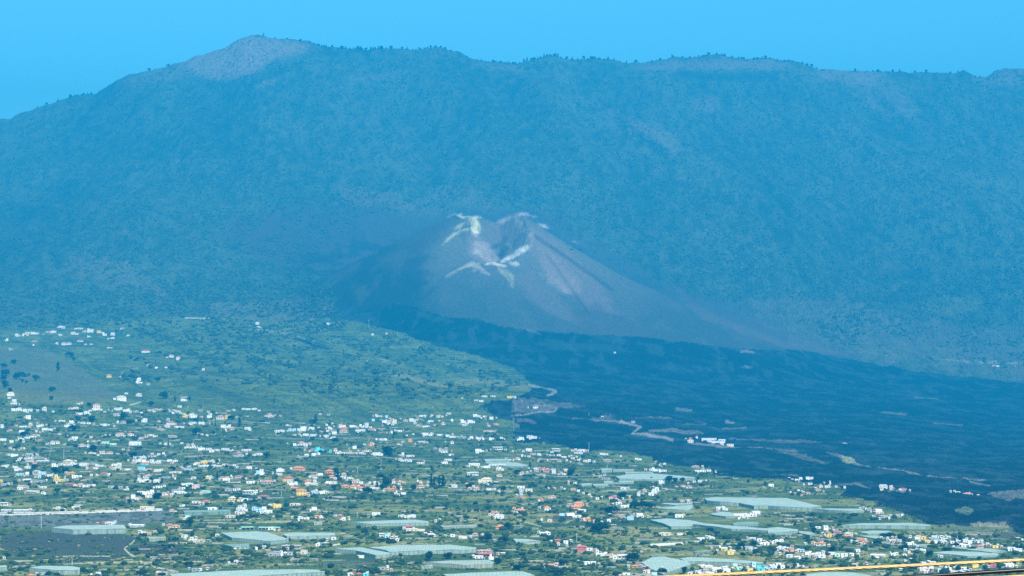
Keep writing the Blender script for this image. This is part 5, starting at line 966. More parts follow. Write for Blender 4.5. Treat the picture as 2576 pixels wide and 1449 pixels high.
# ------------------------------------------------------------------ greenhouses under netting
def net_mat(name, c):
    m = new_mat(name, c, rough=0.7, vary=0.14, scale=0.09, spec=0.2)
    t = m.node_tree; b = t.nodes['Principled BSDF']; g = t.nodes['Geometry']
    wv = t.nodes.new('ShaderNodeTexWave'); wv.inputs['Scale'].default_value = 0.09; wv.inputs['Distortion'].default_value = 1.5; wv.bands_direction = 'X'
    t.links.new(g.outputs['Position'], wv.inputs['Vector'])
    bk = t.nodes.new('ShaderNodeTexBrick'); bk.inputs['Scale'].default_value = 0.12; bk.inputs['Mortar Size'].default_value = 0.03; bk.offset = 0
    bk.inputs['Color1'].default_value = (1, 1, 1, 1); bk.inputs['Color2'].default_value = (.88, .90, .88, 1); bk.inputs['Mortar'].default_value = (.62, .64, .62, 1)
    t.links.new(g.outputs['Position'], bk.inputs['Vector'])
    mu = t.nodes.new('ShaderNodeMix'); mu.data_type = 'RGBA'; mu.blend_type = 'MULTIPLY'; mu.inputs[0].default_value = 1
    old = b.inputs['Base Color'].links[0].from_socket
    t.links.new(old, mu.inputs[6]); t.links.new(bk.outputs[0], mu.inputs[7]); t.links.new(mu.outputs[2], b.inputs['Base Color'])
    bp = t.nodes.new('ShaderNodeBump'); bp.inputs['Distance'].default_value = 0.3; bp.inputs['Strength'].default_value = 0.25
    t.links.new(wv.outputs[0], bp.inputs['Height']); t.links.new(bp.outputs[0], b.inputs['Normal'])
    return m
NETS = {'w': (net_mat('white netting', (.37, .47, .38)), net_mat('side netting', (.26, .34, .28)), 'pale netting'), 'g': (net_mat('green netting', (.22, .34, .26)), net_mat('green side netting', (.17, .26, .20)), 'greenish netting'),
        'c': (net_mat('cream netting', (.36, .42, .32)), net_mat('cream side netting', (.28, .32, .25)), 'cream netting'), 'd': (net_mat('thin netting', (.08, .12, .08)), net_mat('thin side netting', (.10, .13, .09)), 'thin dark netting')}
import bmesh
GPOLY = []
for crop, txt, hpx, kind in GREEN_HOUSES:
    ox, oy, sc = CROPS[crop]
    pts = seg(txt) * sc + np.array([ox, oy])
    c0 = on_ground(float(pts[:, 0].mean()), float(pts[:, 1].mean()) + hpx * sc * .5)
    h = hpx * sc * mpp(c0.y)
    W3 = []
    for i in range(len(pts)):
        a, b = pts[i], pts[(i + 1) % len(pts)]
        n = max(1, int(np.hypot(*(b - a)) / 14))
        for k in range(n):
            q = a + (b - a) * k / n
            p = on_ground(float(q[0]), float(q[1]), h)
            if p is None: continue
            W3.append(Vector((p.x, p.y, p.z + h)))
    cx = sum((p.x for p in W3)) / len(W3); cy = sum((p.y for p in W3)) / len(W3); cz_ = min(p.z for p in W3) - h
    base = Vector((cx, cy, cz_))
    r = empty('greenhouse', base)
    bm = bmesh.new(); vs = [bm.verts.new(p - base) for p in W3]
    f = bm.faces.new(vs); f.normal_update()
    if f.normal.z < 0: f.normal_flip()
    bmesh.ops.triangulate(bm, faces=[f])
    bmesh.ops.subdivide_edges(bm, edges=[e for e in bm.edges if e.calc_length() > 16], cuts=2, use_grid_fill=True)
    for v in bm.verts:
        v.co.z += 0.5 * (vnoise(np.array([v.co.x / 9 + cx]), np.array([v.co.y / 9 + cy]), 7)[0] - .5)
    me = bpy.data.meshes.new('netting_roof'); bm.to_mesh(me); bm.free(); me.materials.append(NETS[kind][0])
    o = bpy.data.objects.new('netting_roof', me); COL.objects.link(o); o.parent = r
    g = MB(); n = len(W3); sv_ = [(p - base) * 0.9985 for p in W3]
    g.add([(p.x, p.y, p.z - .25) for p in sv_] + [(p.x, p.y, p.z - h - 4) for p in sv_], [(i, (i + 1) % n, n + (i + 1) % n, n + i) for i in range(n)])
    g.obj('netting_wall', NETS[kind][1], r)
    x_, y_ = float(pts[:, 0].mean()), float(pts[:, 1].mean()); wid = np.ptp(pts[:, 0])
    size = 'very long' if wid > 180 else 'long' if wid > 90 else 'broad' if wid > 50 else 'small'
    later(r, '%s greenhouse under %s' % (size, NETS[kind][2]), x_, y_, 'greenhouse', 'netting greenhouses on the plain')
    GPOLY.append((pts[:, 0].min(), pts[:, 0].max(), pts[:, 1].min(), pts[:, 1].max() + hpx * sc))

# ------------------------------------------------------------------ reservoir and field walls
M_CONC = new_mat('pale concrete', (.60, .58, .50), vary=0.15, scale=0.2)
M_STONE = new_mat('dark stone wall', (.07, .07, .07), vary=0.4, scale=0.6, bump=0.3, bscale=1.5)
M_WATER = new_mat('still water', (.02, .05, .06), rough=0.1, vary=0.1, spec=0.5)
def wall_along(mb, pts, th, h, base):
    L = []
    for i in range(len(pts) - 1):
        n = max(1, int(math.hypot(pts[i + 1][0] - pts[i][0], pts[i + 1][1] - pts[i][1]) / 10))
        for k in range(n): L.append((pts[i][0] + (pts[i + 1][0] - pts[i][0]) * k / n, pts[i][1] + (pts[i + 1][1] - pts[i][1]) * k / n))
    L.append(pts[-1]); G = [on_ground(*q) for q in L]; G = [g for g in G if g is not None]
    z = sum(g.z for g in G) / len(G)
    v = []
    for i, g in enumerate(G):
        zz = z if base == 'level' else g.z
        v += [(g.x, g.y, zz - 3), (g.x, g.y, zz + h), (g.x, g.y + th, zz + h), (g.x, g.y + th, zz - 3)]
    f = [(i * 4 + a, (i + 1) * 4 + a, (i + 1) * 4 + (a + 1) % 4, i * 4 + (a + 1) % 4) for i in range(len(G) - 1) for a in range(4)]
    f += [(0, 1, 2, 3), (len(v) - 1, len(v) - 2, len(v) - 3, len(v) - 4)]
    mb.add(v, f)
    return G
g0 = on_ground(200, 1291)
r = empty('reservoir', g0)
def shifted(mb):
    mb.v = [(x - g0.x, y - g0.y, z - g0.z) for x, y, z in mb.v]; return mb
for k, pts in enumerate((((-40, 1297.5), (130, 1294), (408, 1284.5)), ((-40, 1292.5), (130, 1290.5), (300, 1285.5), (408, 1281.5)))):
    mb = MB(); wall_along(mb, pts, 2.0, 1.5, 'ground'); shifted(mb).obj('parapet', M_CONC, r)
mb = MB(); A_ = [on_ground(x, 1296.0 - 12.5 * (x + 40) / 448) for x in range(-40, 401, 20)]; B_ = [on_ground(x, 1292.5 - 9.5 * (x + 40) / 448) for x in range(-40, 401, 20)]
mb.add([(p.x, p.y, p.z + .6) for p in A_] + [(p.x, p.y, p.z + .6) for p in B_], [(i, i + 1, len(A_) + i + 1, len(A_) + i) for i in range(len(A_) - 1)])
shifted(mb).obj('water_surface', M_WATER, r)
tag(r, 'long narrow reservoir with two pale parapets on the grey embankment', 'reservoir')
for nm, lab, pts, th, h, m in (
 ('retaining_wall', 'dark stone retaining wall under the white modern house', [(1391, 1307), (1440, 1308)], 2, 5.2, M_STONE),
 ('garden_wall', 'slanting white wall above the bright yellow house at left', [(55, 1209), (80, 1210), (108, 1213), (111, 1216)], 1.5, 2.6, M_CONC),
 ('garden_wall', 'pale curved wall beside the car park building', [(838, 1373), (856, 1370), (857, 1360), (855, 1356)], 1, 1.6, M_CONC),
 ('garden_wall', 'slanting white terrace wall above the village lane', [(326, 1020), (340, 1017), (354, 1013)], 1.5, 3.2, M_CONC),
 ('field_wall', 'long pale field wall in the lower middle fields', [(1636, 1373), (1680, 1371), (1718, 1369)], 1, 2.2, M_CONC),
 ('field_wall', 'long white curved wall below the greenhouse at right', [(1842, 1295), (1880, 1294), (1915, 1298), (1922, 1301)], 1, 1.8, M_CONC),
 ('dark_barn_wall', 'long dark wall on the slope under the volcano', [(741, 853), (770, 861), (793, 872)], 3, 6, M_STONE),
 ('terrace_wall', 'long white terrace wall in the pine forest', [(464, 801), (500, 801.5), (542, 802.5)], 2, 3, M_CONC)):
    g0 = on_ground(*pts[len(pts) // 2]); mb = MB(); wall_along(mb, pts, th, h, 'ground')
    o = shifted(mb).obj(nm, m); o.location = g0; tag(o, lab, 'wall')

# ------------------------------------------------------------------ trees
def leaf_mat(name, c):
    m = new_mat(name, c, rough=0.9, vary=0.45, scale=0.35, spec=0.05); return m
M_LEAF = leaf_mat('dark foliage', (.014, .034, .018)); M_PINE = leaf_mat('pine needles', (.011, .026, .017)); M_BARK = new_mat('bark', (.10, .07, .05), vary=0.3)
def crown_mesh(name, seed, n, shape, mat):
    rr = random.Random(seed); mb = MB()
    lob = [(rr.uniform(-.28, .28), rr.uniform(-.28, .28), rr.uniform(.3, .78), rr.uniform(.2, .34)) for _ in range(7)]
    for i in range(n):
        if shape == 'pine':
            z = rr.random(); rad = (1 - z) ** .8 * .42 * (0.6 + 0.4 * math.sin(z * 17 + seed)) + .04
            a = rr.uniform(0, 6.28); q = rr.random() ** .4; c = Vector((rad * q * math.cos(a), rad * q * math.sin(a), .16 + z * .84))
        else:
            lx, ly, lz, lr = rr.choice(lob); dv = Vector((rr.gauss(0, 1), rr.gauss(0, 1), rr.gauss(0, 1))).normalized() * lr * rr.random() ** .35
            c = Vector((lx, ly, lz)) + dv
        s = rr.uniform(.05, .11); a = Vector((rr.gauss(0, 1), rr.gauss(0, 1), rr.gauss(0, 1))).normalized(); b = a.cross(Vector((rr.gauss(0, 1), rr.gauss(0, 1), rr.gauss(0, 1)))).normalized()
        mb.add([c + a * s, c + b * s, c - a * s * .9, c - b * s * .7], [(0, 1, 2, 3)])
    return mb.mesh(name, mat)
def trunk_mesh():
    mb = MB(); mb.tube([(0, 0, -.1), (.01, 0, .25), (0, .01, .6)], [.035, .026, .012], 6)
    for a in range(4): mb.tube([(0, 0, .25 + .06 * a), (.18 * math.cos(a * 1.7), .18 * math.sin(a * 1.7), .5 + .05 * a)], [.016, .006], 5)
    return mb.mesh('trunk', M_BARK)
TRUNK = trunk_mesh()
CROWN_R = [crown_mesh('crown', s, 460, 'round', M_LEAF) for s in range(4)]
CROWN_P = [crown_mesh('crown', s + 9, 260, 'pine', M_PINE) for s in range(4)]
def tree(name, loc, w, h, crowns, k):
    r = empty(name, loc)
    for nm, me in (('trunk', TRUNK), ('crown', crowns[k % len(crowns)])):
        o = bpy.data.objects.new(nm, me); COL.objects.link(o); o.parent = r; o.scale = (w, w, h); o.rotation_euler = (0, 0, k * 1.3)
    return r
for k, (crop, x, y, w, h) in enumerate(TREES):
    ox, oy, sc = CROPS[crop]; px, py = ox + x * sc, oy + y * sc
    p = on_ground(px, py)
    if p is None: continue
    s = mpp(p.y); tall = h > w * 1.4
    r = tree('pine_tree' if tall else 'tree', p, w * sc * s * 1.15, h * sc * s, CROWN_P if tall else CROWN_R, k)
    words_ = 'slender dark conifer' if tall else ('broad dark tree clump' if w > 1.5 * h else 'big round dark tree' if w * h > 5000 else 'round dark tree' if w * h > 2600 else 'small dark tree')
    if 'tree' not in words_: words_ += ' tree'
    later(r, words_, px, py, 'tree', 'trees standing on the plain')
settle_labels()

for o_ in [q[0] for q in PENDING]: o_['label'] = fit(fit(o_['label'])).replace(', a ', ': ')
SKY_TREES = [('the long left shoulder of the mountain', [95, 118, 146, 175, 180, 186, 192, 205, 211, 221, 229, 375, 424]),
 ('the right shoulder of the bare brown summit', [662, 693, 723, 754, 777, 782, 789, 797, 803, 810, 817, 822, 828, 836]),
 ('the wooded crest right of the brown summit', [858, 864, 869, 881, 888, 895, 899, 905, 911, 921, 932, 939, 945, 952, 958, 971, 984]),
 ('the middle crest above the volcano', [1010, 1024, 1038, 1047, 1055, 1061, 1068, 1075, 1084, 1096, 1108, 1120, 1134]),
 ('the bare saddle above the volcano', [1208, 1213, 1241, 1246, 1260, 1280, 1291, 1296, 1301, 1308]),
 ('the rounded wooded knoll right of the saddle', [1318, 1326, 1338, 1345, 1352, 1360, 1368, 1375, 1382, 1388, 1396, 1403, 1411, 1425, 1440, 1452]),
 ('the low wooded knoll before the notch', [1470, 1478, 1489, 1497, 1508, 1520, 1530, 1545, 1560, 1575, 1600]),
 ('the crest rising right of the notch', [1640, 1660, 1692, 1716, 1735, 1749, 1758, 1767, 1775, 1782]),
 ('the flat bare top right of centre', [1803, 1816, 1822, 1843, 1858, 1864, 1872, 1879, 1896, 1904, 1909, 1917]),
 ('the long descending crest at right', [1926, 1936, 1945, 1955, 1964, 1975, 1985, 1996, 2007, 2018, 2030, 2042, 2055, 2068]),
 ('the low far right crest', [2150, 2180, 2196, 2208, 2216, 2229, 2237, 2246, 2262, 2300, 2330, 2392, 2410, 2455, 2465, 2472, 2500])]
rr = random.Random(3); k = 0
for place, xs in SKY_TREES:
    for i, px in enumerate(xs):
        k += 1; Y = 12992 - rr.uniform(0, 14); x = (px + rr.uniform(-1.2, 1.2) - HX) / F * Y
        z = float(land(np.array([x]), np.array([Y]))[0]); h = rr.uniform(10, 21) * (1.15 if 'wooded' in place else 1); w = h * rr.uniform(.7, 1.2)
        r = tree('crest_pine', (x, Y, z - 1.0), w, h, CROWN_R if rr.random() < .6 else CROWN_P, k)
        n = len(xs); num = ['first', 'second', 'third', 'fourth', 'fifth', 'sixth', 'seventh', 'eighth', 'ninth', 'tenth', 'eleventh', 'twelfth', 'thirteenth', 'fourteenth', 'fifteenth', 'sixteenth', 'seventeenth']
        lab = ('leftmost' if i == 0 else 'rightmost' if i == n - 1 else num[i] + ' from left') + ' of the skyline pines on ' + place
        tag(r, lab, 'tree', 'pines along the mountain crest')

# ------------------------------------------------------------------ pylons
M_STEEL = new_mat('galvanised steel', (.55, .58, .60), rough=0.5, metal=0.3)
pn = []
for crop, x, y, h in PYLONS:
    ox, oy, sc = CROPS[crop]; px, py = ox + x * sc, oy + y * sc
    p = on_ground(px, py); hh = h * sc * mpp(p.y); r = empty('pylon', p); b = max(.5, hh * .028)
    m = MB()
    for sx in (-1, 1):
        for sy in (-1, 1): m.tube([(sx * b, sy * b, -2), (sx * b * .35, sy * b * .35, hh)], .12, 4)
    nb = 9
    for i in range(nb):
        z0, z1 = hh * i / nb, hh * (i + 1) / nb; a0, a1 = b * (1 - .65 * i / nb), b * (1 - .65 * (i + 1) / nb)
        for sy in (-1, 1): m.tube([(-a0, sy * a0, z0), (a1, sy * a1, z1)], .08, 3); m.tube([(a0, sy * a0, z0), (-a1, sy * a1, z1)], .08, 3)
        m.tube([(-a0, -a0, z0), (-a1, a1, z1)], .08, 3); m.tube([(a0, -a0, z0), (a1, a1, z1)], .08, 3)
    m.obj('lattice_mast', M_STEEL, r)
    for q in (.96, .86):
        c = MB(); c.box(-hh * .09, hh * .09, -.15, .15, hh * q - .15, hh * q + .15); c.obj('crossarm', M_STEEL, r)
    mk = rel(px, py); pn.append((r, 'slim grey pylon ' + mk[0])); tag(r, None, 'pylon', 'pylons of the power line')
seen = {}
for r, l in pn: seen.setdefault(l, []).append(r)
for l, rs in seen.items():
    l = l if len(rs) > 1 else l.replace('slim grey ', 'slim grey ')
    for i, r in enumerate(sorted(rs, key=lambda o: o.location.x)): r['label'] = l if len(rs) == 1 else ('left ', 'right ', 'farthest right ')[i] + l
for r, l in pn: r['label'] = fit(r['label'])
# ------------------------------------------------------------------ bushes, orchards and the wood's edge: nobody could count them
def clumps(name, n, region, smin, smax, mat_attr, seed, avoid=True, flat=0.7, keep=None):
    g = np.random.default_rng(seed); PTS = []
    px = g.uniform(region[0], region[1], n); py = g.uniform(region[2], region[3], n)
    U_ = (px - HX) / F; V_ = (py - HY) / F
    Y = np.full(n, np.nan); ys = _YM
    lo = np.zeros(n, int); done = np.zeros(n, bool)
    for j in range(0, len(ys), 2):
        idx = np.nonzero(~done)[0]
        if not len(idx): break
        z = ZL(U_[idx], j)
        h = EYE - V_[idx] * ys[j] <= z
        Y[idx[h]] = ys[j]; done[idx[h]] = True
    ok = done
    if avoid:
        for x0, x1, y0, y1 in GPOLY: ok &= ~((px > x0) & (px < x1) & (py > y0 - 1) & (py < y1 + 3))
        for hx, hy, hw in pmade: ok &= ~((abs(px - hx) < hw * .5 + 1) & (py > hy - hw * .3) & (py < hy + 3))
    for q, w_ in AVOID:
        d_ = np.full(len(px), 1e9)
        for i in range(len(q) - 1):
            e = q[i + 1] - q[i]; L_ = (e ** 2).sum() + 1e-9; t_ = np.clip(((px - q[i][0]) * e[0] + (py - q[i][1]) * e[1]) / L_, 0, 1)
            d_ = np.minimum(d_, np.hypot(px - q[i][0] - t_ * e[0], py - q[i][1] - t_ * e[1]))
        ok &= ~((d_ < w_ + .8) & (g.random(len(px)) < .85))
    if keep is not None: ok &= keep(px, py, g)
    px, py, Y = px[ok], py[ok], Y[ok]; x = (px - HX) / F * Y; z = land(x, Y)
    return x, Y, z, g
_ZC = {}
def ZL(u, j):
    if j not in _ZC:
        uu = np.linspace(-.26, .26, 521); _ZC[j] = land(uu * _YM[j], np.full(521, _YM[j]))
    return np.interp(u, np.linspace(-.26, .26, 521), _ZC[j])

phi = (1 + 5 ** .5) / 2
ICO = np.array([(-1, phi, 0), (1, phi, 0), (-1, -phi, 0), (1, -phi, 0), (0, -1, phi), (0, 1, phi), (0, -1, -phi), (0, 1, -phi), (phi, 0, -1), (phi, 0, 1), (-phi, 0, -1), (-phi, 0, 1)]) / 1.9
ICF = np.array([(0, 11, 5), (0, 5, 1), (0, 1, 7), (0, 7, 10), (0, 10, 11), (1, 5, 9), (5, 11, 4), (11, 10, 2), (10, 7, 6), (7, 1, 8), (3, 9, 4), (3, 4, 2), (3, 2, 6), (3, 6, 8), (3, 8, 9), (4, 9, 5), (2, 4, 11), (6, 2, 10), (8, 6, 7), (9, 8, 1)])
def blob_object(name, x, y, z, size, hgt, colr, g, label):
    n = len(x)
    rot = g.uniform(0, 6.28, n); c, s = np.cos(rot * .12), np.sin(rot * .12)
    J = ICO[None] * (1 + g.uniform(-.42, .42, (n, 12, 1))) * np.stack([g.uniform(.8, 1.9, n), np.ones(n), np.ones(n)], 1)[:, None, :]
    X = (J[..., 0] * c[:, None] - J[..., 1] * s[:, None]) * size[:, None] + x[:, None]
    Yy = (J[..., 0] * s[:, None] + J[..., 1] * c[:, None]) * size[:, None] + y[:, None]
    Z = (J[..., 2] * .5 + .42) * hgt[:, None] + z[:, None]
    V = np.stack([X, Yy, Z], -1).reshape(-1, 3)
    Fq = (ICF[None] + (np.arange(n) * 12)[:, None, None]).reshape(-1)
    me = bpy.data.meshes.new(name); me.vertices.add(len(V)); me.vertices.foreach_set('co', V.ravel())
    nf = n * 20; me.loops.add(nf * 3); me.loops.foreach_set('vertex_index', Fq); me.polygons.add(nf)
    me.polygons.foreach_set('loop_start', np.arange(nf) * 3); me.polygons.foreach_set('loop_total', np.full(nf, 3))
    at = me.color_attributes.new('cover', 'FLOAT_COLOR', 'POINT')
    cc = np.repeat(colr, 12, 0); cc = np.concatenate([cc, np.ones((len(cc), 1))], 1)
    at.data.foreach_set('color', cc.ravel()); me.update(calc_edges=True)
    me.materials.append(M_BUSH); o = bpy.data.objects.new(name, me); COL.objects.link(o)
    tag(o, label, 'vegetation', kind='stuff')
M_BUSH = new_mat('bush foliage', attr='cover', vary=0.5, scale=0.8, rough=0.95, spec=0.03)
LAVA_EDGE = seg('''840 806 1000 832 1090 870 1200 893 1290 925 1335 960 1330 985 1215 1012 1210 1020 1240 1045 1290 1052 1292 1095 1288 1111 1418 1119 1426 1126 1448 1131 1538 1134 1593 1139 1613 1149 1636 1149 1663 1166
1713 1172 1764 1174 1789 1184 1864 1201 1932 1204 1982 1211 2045 1216 2107 1219 2132 1234 2112 1249 2157 1254 2200 1261 2240 1279 2308 1306 2358 1319 2538 1340 2576 1351 2700 1370 2700 1500 -100 1500 -100 830 400 812''')
def in_poly(px, py, poly):
    c = np.zeros(len(px), bool); n = len(poly)
    for i in range(n):
        xa, ya = poly[i]; xb, yb = poly[(i + 1) % n]
        if ya == yb: continue
        c ^= ((ya > py) != (yb > py)) & (px < (xb - xa) * (py - ya) / (yb - ya) + xa)
    return c
ROCKP = seg('-20 1296 440 1280 440 1314 345 1345 335 1408 -20 1400'); SMOOTH = seg('15 873 65 871 125 885 175 910 225 940 270 973 300 1000 225 1012 125 1016 0 985 -50 970 -50 900')
def keep_plain(px, py, g):
    d = np.where(py > 1240, fbm(px / 60, py / 4.5, 4, 212), fbm(px / 26, py / 9, 4, 211))
    k = in_poly(px, py, LAVA_EDGE) & (g.random(len(px)) < np.clip((d - np.where(py < 1020, np.where(py < 900, .36, .42), .30)) * 4.5, 0.06, 1))
    k &= ~in_poly(px, py, ROCKP) | (g.random(len(px)) < .4)
    return k & (~in_poly(px, py, SMOOTH) | (g.random(len(px)) < .04))
x, Y, z, g = clumps('undergrowth', 46000, (-60, 2640, 820, 1475), 2, 6, None, 5, keep=keep_plain)
n = len(x); sz = .8 + 2.2 * g.random(n) ** 2
tn = g.random(n)[:, None]; tn = tn ** 1.5; cA = np.array([.020, .046, .020]); cB = np.array([.095, .145, .038]); cC = np.array([.20, .20, .08])
colr = cA * (1 - tn) + cB * tn; pal = (g.random(n) < .12)[:, None]; colr = np.where(pal, cC, colr)
blob_object('undergrowth', x, Y, z, sz, sz * g.uniform(.8, 1.5, n), colr, g, 'dense green scrub, hedges and orchards covering the plain')
print('undergrowth', n)
FOR1 = seg('-60 740 300 720 600 700 760 720 845 720 840 790 880 806 860 830 760 845 700 870 620 880 520 860 420 870 340 850 250 828 0 826 -60 850')
FOR3 = seg('560 850 1000 845 1250 930 1320 965 1220 1000 900 1010 700 970 300 960 330 880')
FOR2 = seg('1990 800 2200 740 2700 640 2700 930 2400 925 2100 870')
def keep_for(px, py, g):
    d = fbm(px / 30, py / 14, 4, 311)
    return (in_poly(px, py, FOR1) | (in_poly(px, py, FOR3) & (fbm(px / 22, py / 8, 4, 321) > .53)) | (in_poly(px, py, FOR2) & (d > .5))) & (g.random(len(px)) < np.clip((d - .30) * 3, 0.05, 1))
x, Y, z, g = clumps('forest', 52000, (-60, 2660, 640, 1010), 3, 8, None, 8, avoid=False, keep=keep_for)
n = len(x); sz = g.uniform(2.2, 5.0, n); tn = g.random(n)[:, None]
colr = np.array([.014, .032, .018]) * (1 - tn) + np.array([.065, .095, .045]) * tn
blob_object('forest', x, Y, z, sz, sz * g.uniform(1.2, 2.2, n), colr, g, 'dark pine forest covering the lower mountain slopes')
RID = RIDGE[:, 0], RIDGE[:, 1]
CONE_OUT = seg('560 900 760 700 860 560 1000 520 1130 520 1380 520 1480 600 1750 730 2000 830 2150 900')
def keep_mtn(px, py, g):
    d = fbm(px / 22, py / 14, 4, 331)
    k = (py > np.interp(px, *RID) + 6) & ~in_poly(px + g.normal(0, 34, len(px)), py + g.normal(0, 14, len(px)), CONE_OUT) & (g.random(len(px)) < np.clip((d - .36) * 5, 0.02, 1))
    for q in (seg('455 160 500 136 600 100 630 90 665 92 790 112 740 145 660 165 640 185 555 205'), seg('1590 160 1990 150 1990 172 1600 178'), seg('2055 168 2230 175 2300 300 2220 290 2150 215 2060 200'), seg('1530 275 1680 330 1730 380 1690 400 1560 320')):
        k &= ~in_poly(px, py, q) | (g.random(len(px)) < .15)
    return k
x, Y, z, g = clumps('woods', 85000, (-40, 2620, 90, 760), 3, 8, None, 28, avoid=False, keep=keep_mtn)
n = len(x); sz = g.uniform(2.0, 5.0, n); tn = g.random(n)[:, None]
colr = np.array([.022, .048, .030]) * (1 - tn) + np.array([.06, .10, .050]) * tn
blob_object('woods', x, Y, z, sz, sz * g.uniform(.9, 1.6, n), colr, g, 'pine woods covering the high mountain slopes')
print('woods', n)
print('forest', n)
VIL = seg('-60 1010 300 1030 560 1040 800 1060 1000 1060 1290 1100 1640 1160 1900 1210 2130 1260 2300 1320 2640 1370 2640 1475 -60 1475')
def keep_vil(px, py, g):
    d = fbm(px / 40, py / 10, 4, 411)
    near_h = np.zeros(len(px), bool)
    for hx, hy, hw in pmade: near_h |= (abs(px - hx) < hw * 1.3 + 5) & (abs(py - hy) < 5)
    return in_poly(px, py, VIL) & ~in_poly(px, py, ROCKP) & (g.random(len(px)) < np.where(near_h, .5, .20) * np.clip((d - .3) * 5, .1, 1.4))
x, Y, z, g = clumps('trees', 25000, (-60, 2640, 1010, 1475), 3, 6, None, 15, keep=keep_vil)
n = len(x); sz = 1.1 + 2.8 * g.random(n) ** 1.9; tn = g.random(n)[:, None]
colr = np.array([.009, .024, .014]) * (1 - tn) + np.array([.030, .058, .022]) * tn
blob_object('garden_foliage', x, Y, z, sz, sz * g.uniform(1.0, 1.9, n), colr, g, 'dark garden trees and hedges crowded between the houses')
print('garden', n)
# ------------------------------------------------------------------ low terrace walls and bare plots of the fields
x, Y, z, g = clumps('walls', 1500, (-20, 2600, 1040, 1460), 1, 1, None, 25, keep=lambda a, b, g: in_poly(a, b, VIL) & ~in_poly(a, b, ROCKP) & (fbm(a / 70, b / 16, 3, 77) > .44))
mb = MB()
for i in range(len(x)):
    L_ = g.uniform(6, 34); th = g.uniform(-.18, .18); c_, s_ = math.cos(th), math.sin(th); hh = g.uniform(.7, 1.8); n_ = max(2, int(L_ / 6)); pts = []
    for k in range(n_ + 1):
        u = L_ * (k / n_ - .5); xx, yy = x[i] + u * c_, Y[i] + u * s_ + .8 * math.sin(k + i); pts.append((xx, yy, float(z[i])))
    v = []
    for (xx, yy, zz) in pts: v += [(xx, yy, zz - 2), (xx, yy, zz + hh), (xx, yy + 1.2, zz + hh), (xx, yy + 1.2, zz - 2)]
    mb.add(v, [(k * 4 + a, (k + 1) * 4 + a, (k + 1) * 4 + (a + 1) % 4, k * 4 + (a + 1) % 4) for k in range(n_) for a in range(4)] + [(0, 1, 2, 3), (len(v) - 1, len(v) - 2, len(v) - 3, len(v) - 4)])
o = mb.obj('terrace_walls', new_mat('limewashed stone', (.34, .33, .27), vary=.5, scale=.05)); tag(o, 'low pale terrace walls dividing the fields', 'terrace walls', kind='stuff')
print('walls', len(x))
# ------------------------------------------------------------------ rail cables of the viewpoint, eight metres from the eye
D = 8.0
def cab(px, py): return Vector(((px - HX) / F * D, D, EYE - (py - HY) / F * D))
def line(p0, p1, bend, x0, x1, n):
    """A taut cable through two seen points, bent a little, from x0 to x1 (metres)."""
    a, b = cab(*p0), cab(*p1); sl = (b.z - a.z) / (b.x - a.x); out = []
    for i in range(n + 1):
        x = x0 + (x1 - x0) * i / n
        out.append(Vector((x, D, a.z + sl * (x - a.x) + bend * (x - a.x) * (x - b.x))))
    return out
def metal(name, c, rough, metal_, ):
    m = new_mat(name, c, rough=rough, metal=metal_, vary=0.2, scale=60, spec=0.5); return m
M_GOLD = metal('brass coated wire', (.40, .27, .11), .5, .2); M_RUB = metal('black cable sheath', (.008, .008, .009), .22, 0.0)
M_POST = metal('post steel', (.3, .3, .3), .5, .6)
def twisted(name, pts, r, strands, pitch, m):
    mb = MB(); L = 0
    for s in range(strands):
        out = []; L = 0
        for i, p in enumerate(pts):
            if i: L += (p - pts[i - 1]).length
            a = 2 * math.pi * (L / pitch + s / strands)
            out.append(p + Vector((0, math.cos(a), math.sin(a))) * r * .56)
        mb.tube(out, r * .46, 6)
    return mb.obj(name, m, None, True)
c1 = twisted('twisted_cable', line((1714, 1450), (2576, 1409), 0.0012, -3.0, 4.0, 900), .0064, 6, .19, M_GOLD)
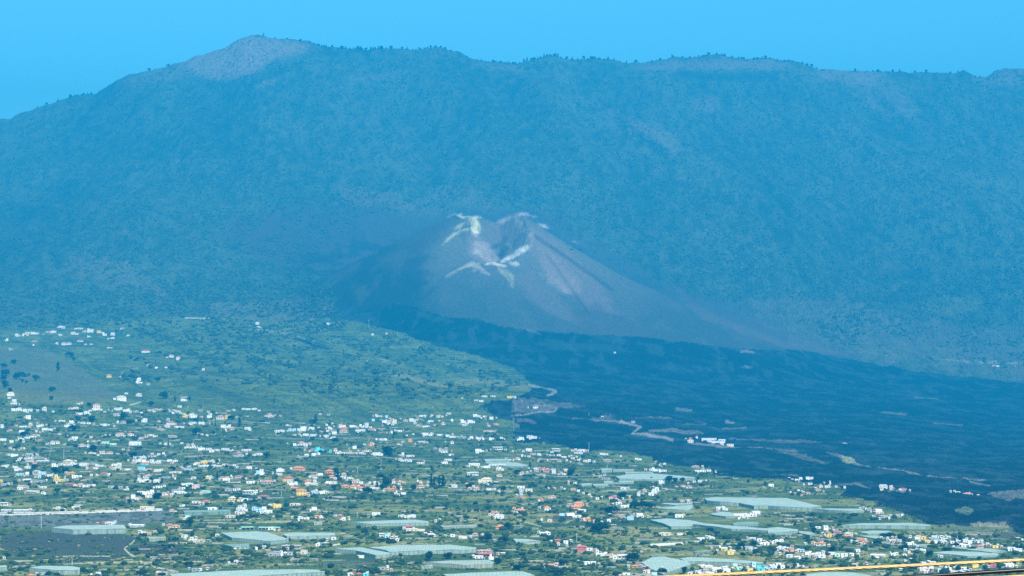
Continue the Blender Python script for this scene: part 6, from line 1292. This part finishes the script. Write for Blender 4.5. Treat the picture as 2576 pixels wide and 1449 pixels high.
tag(c1, 'golden twisted wire cable crossing the bottom right corner', 'cable', 'cables of the viewpoint rail')
mb = MB(); mb.tube(line((2289, 1452), (2576, 1434), 0.0, -3.0, 4.0, 120), .0078, 20)
c2 = mb.obj('black_cable', M_RUB, None, True); tag(c2, 'glossy black cable below the golden one', 'cable', 'cables of the viewpoint rail')
c3 = twisted('twisted_cable', line((2487, 1455), (2576, 1449.5), 0.0, -3.0, 4.0, 900), .0064, 6, .19, M_GOLD)
tag(c3, 'lowest golden wire cable, only its edge showing in the corner', 'cable', 'cables of the viewpoint rail')
for x in (-3.0, 4.0):
    mb = MB(); mb.box(-.04, .04, -.04, .04, -.1, 1.0); mb.box(-.07, .07, -.07, .07, -.02, .03); mb.cyl(0, 0, 1.0, 1.03, .045, 12)
    o = mb.obj('rail_post', M_POST); o.location = (x, D, 498.4)
    tag(o, 'steel rail post at the %s end of the cables' % ('left' if x < 0 else 'right'), 'post', 'rail posts')
# ------------------------------------------------------------------ the air
def box_mesh(name, x0, x1, y0, y1, z0, z1):
    v = [(x, y, z) for z in (z0, z1) for y in (y0, y1) for x in (x0, x1)]
    f = [(0, 2, 3, 1), (4, 5, 7, 6), (0, 1, 5, 4), (2, 6, 7, 3), (0, 4, 6, 2), (1, 3, 7, 5)]
    m = bpy.data.meshes.new(name); m.from_pydata(v, [], f); m.update(); return m
zmin = float(GZ2.min()) - 1.0
hz = bpy.data.objects.new('haze', box_mesh('haze', -5200, 5200, -500, 17500, zmin - 60, float(GZ2.max()) + 60)); COL.objects.link(hz)
hm = bpy.data.materials.new('haze'); hm.use_nodes = True; t = hm.node_tree; t.nodes.clear()
pv = t.nodes.new('ShaderNodeVolumePrincipled'); pv.inputs['Color'].default_value = HAZE_COLOR
pv.inputs['Density'].default_value = HAZE_DENSITY; pv.inputs['Anisotropy'].default_value = 0.0
mo = t.nodes.new('ShaderNodeOutputMaterial'); t.links.new(pv.outputs[0], mo.inputs['Volume'])
hz.data.materials.append(hm); tag(hz, kind='stuff')
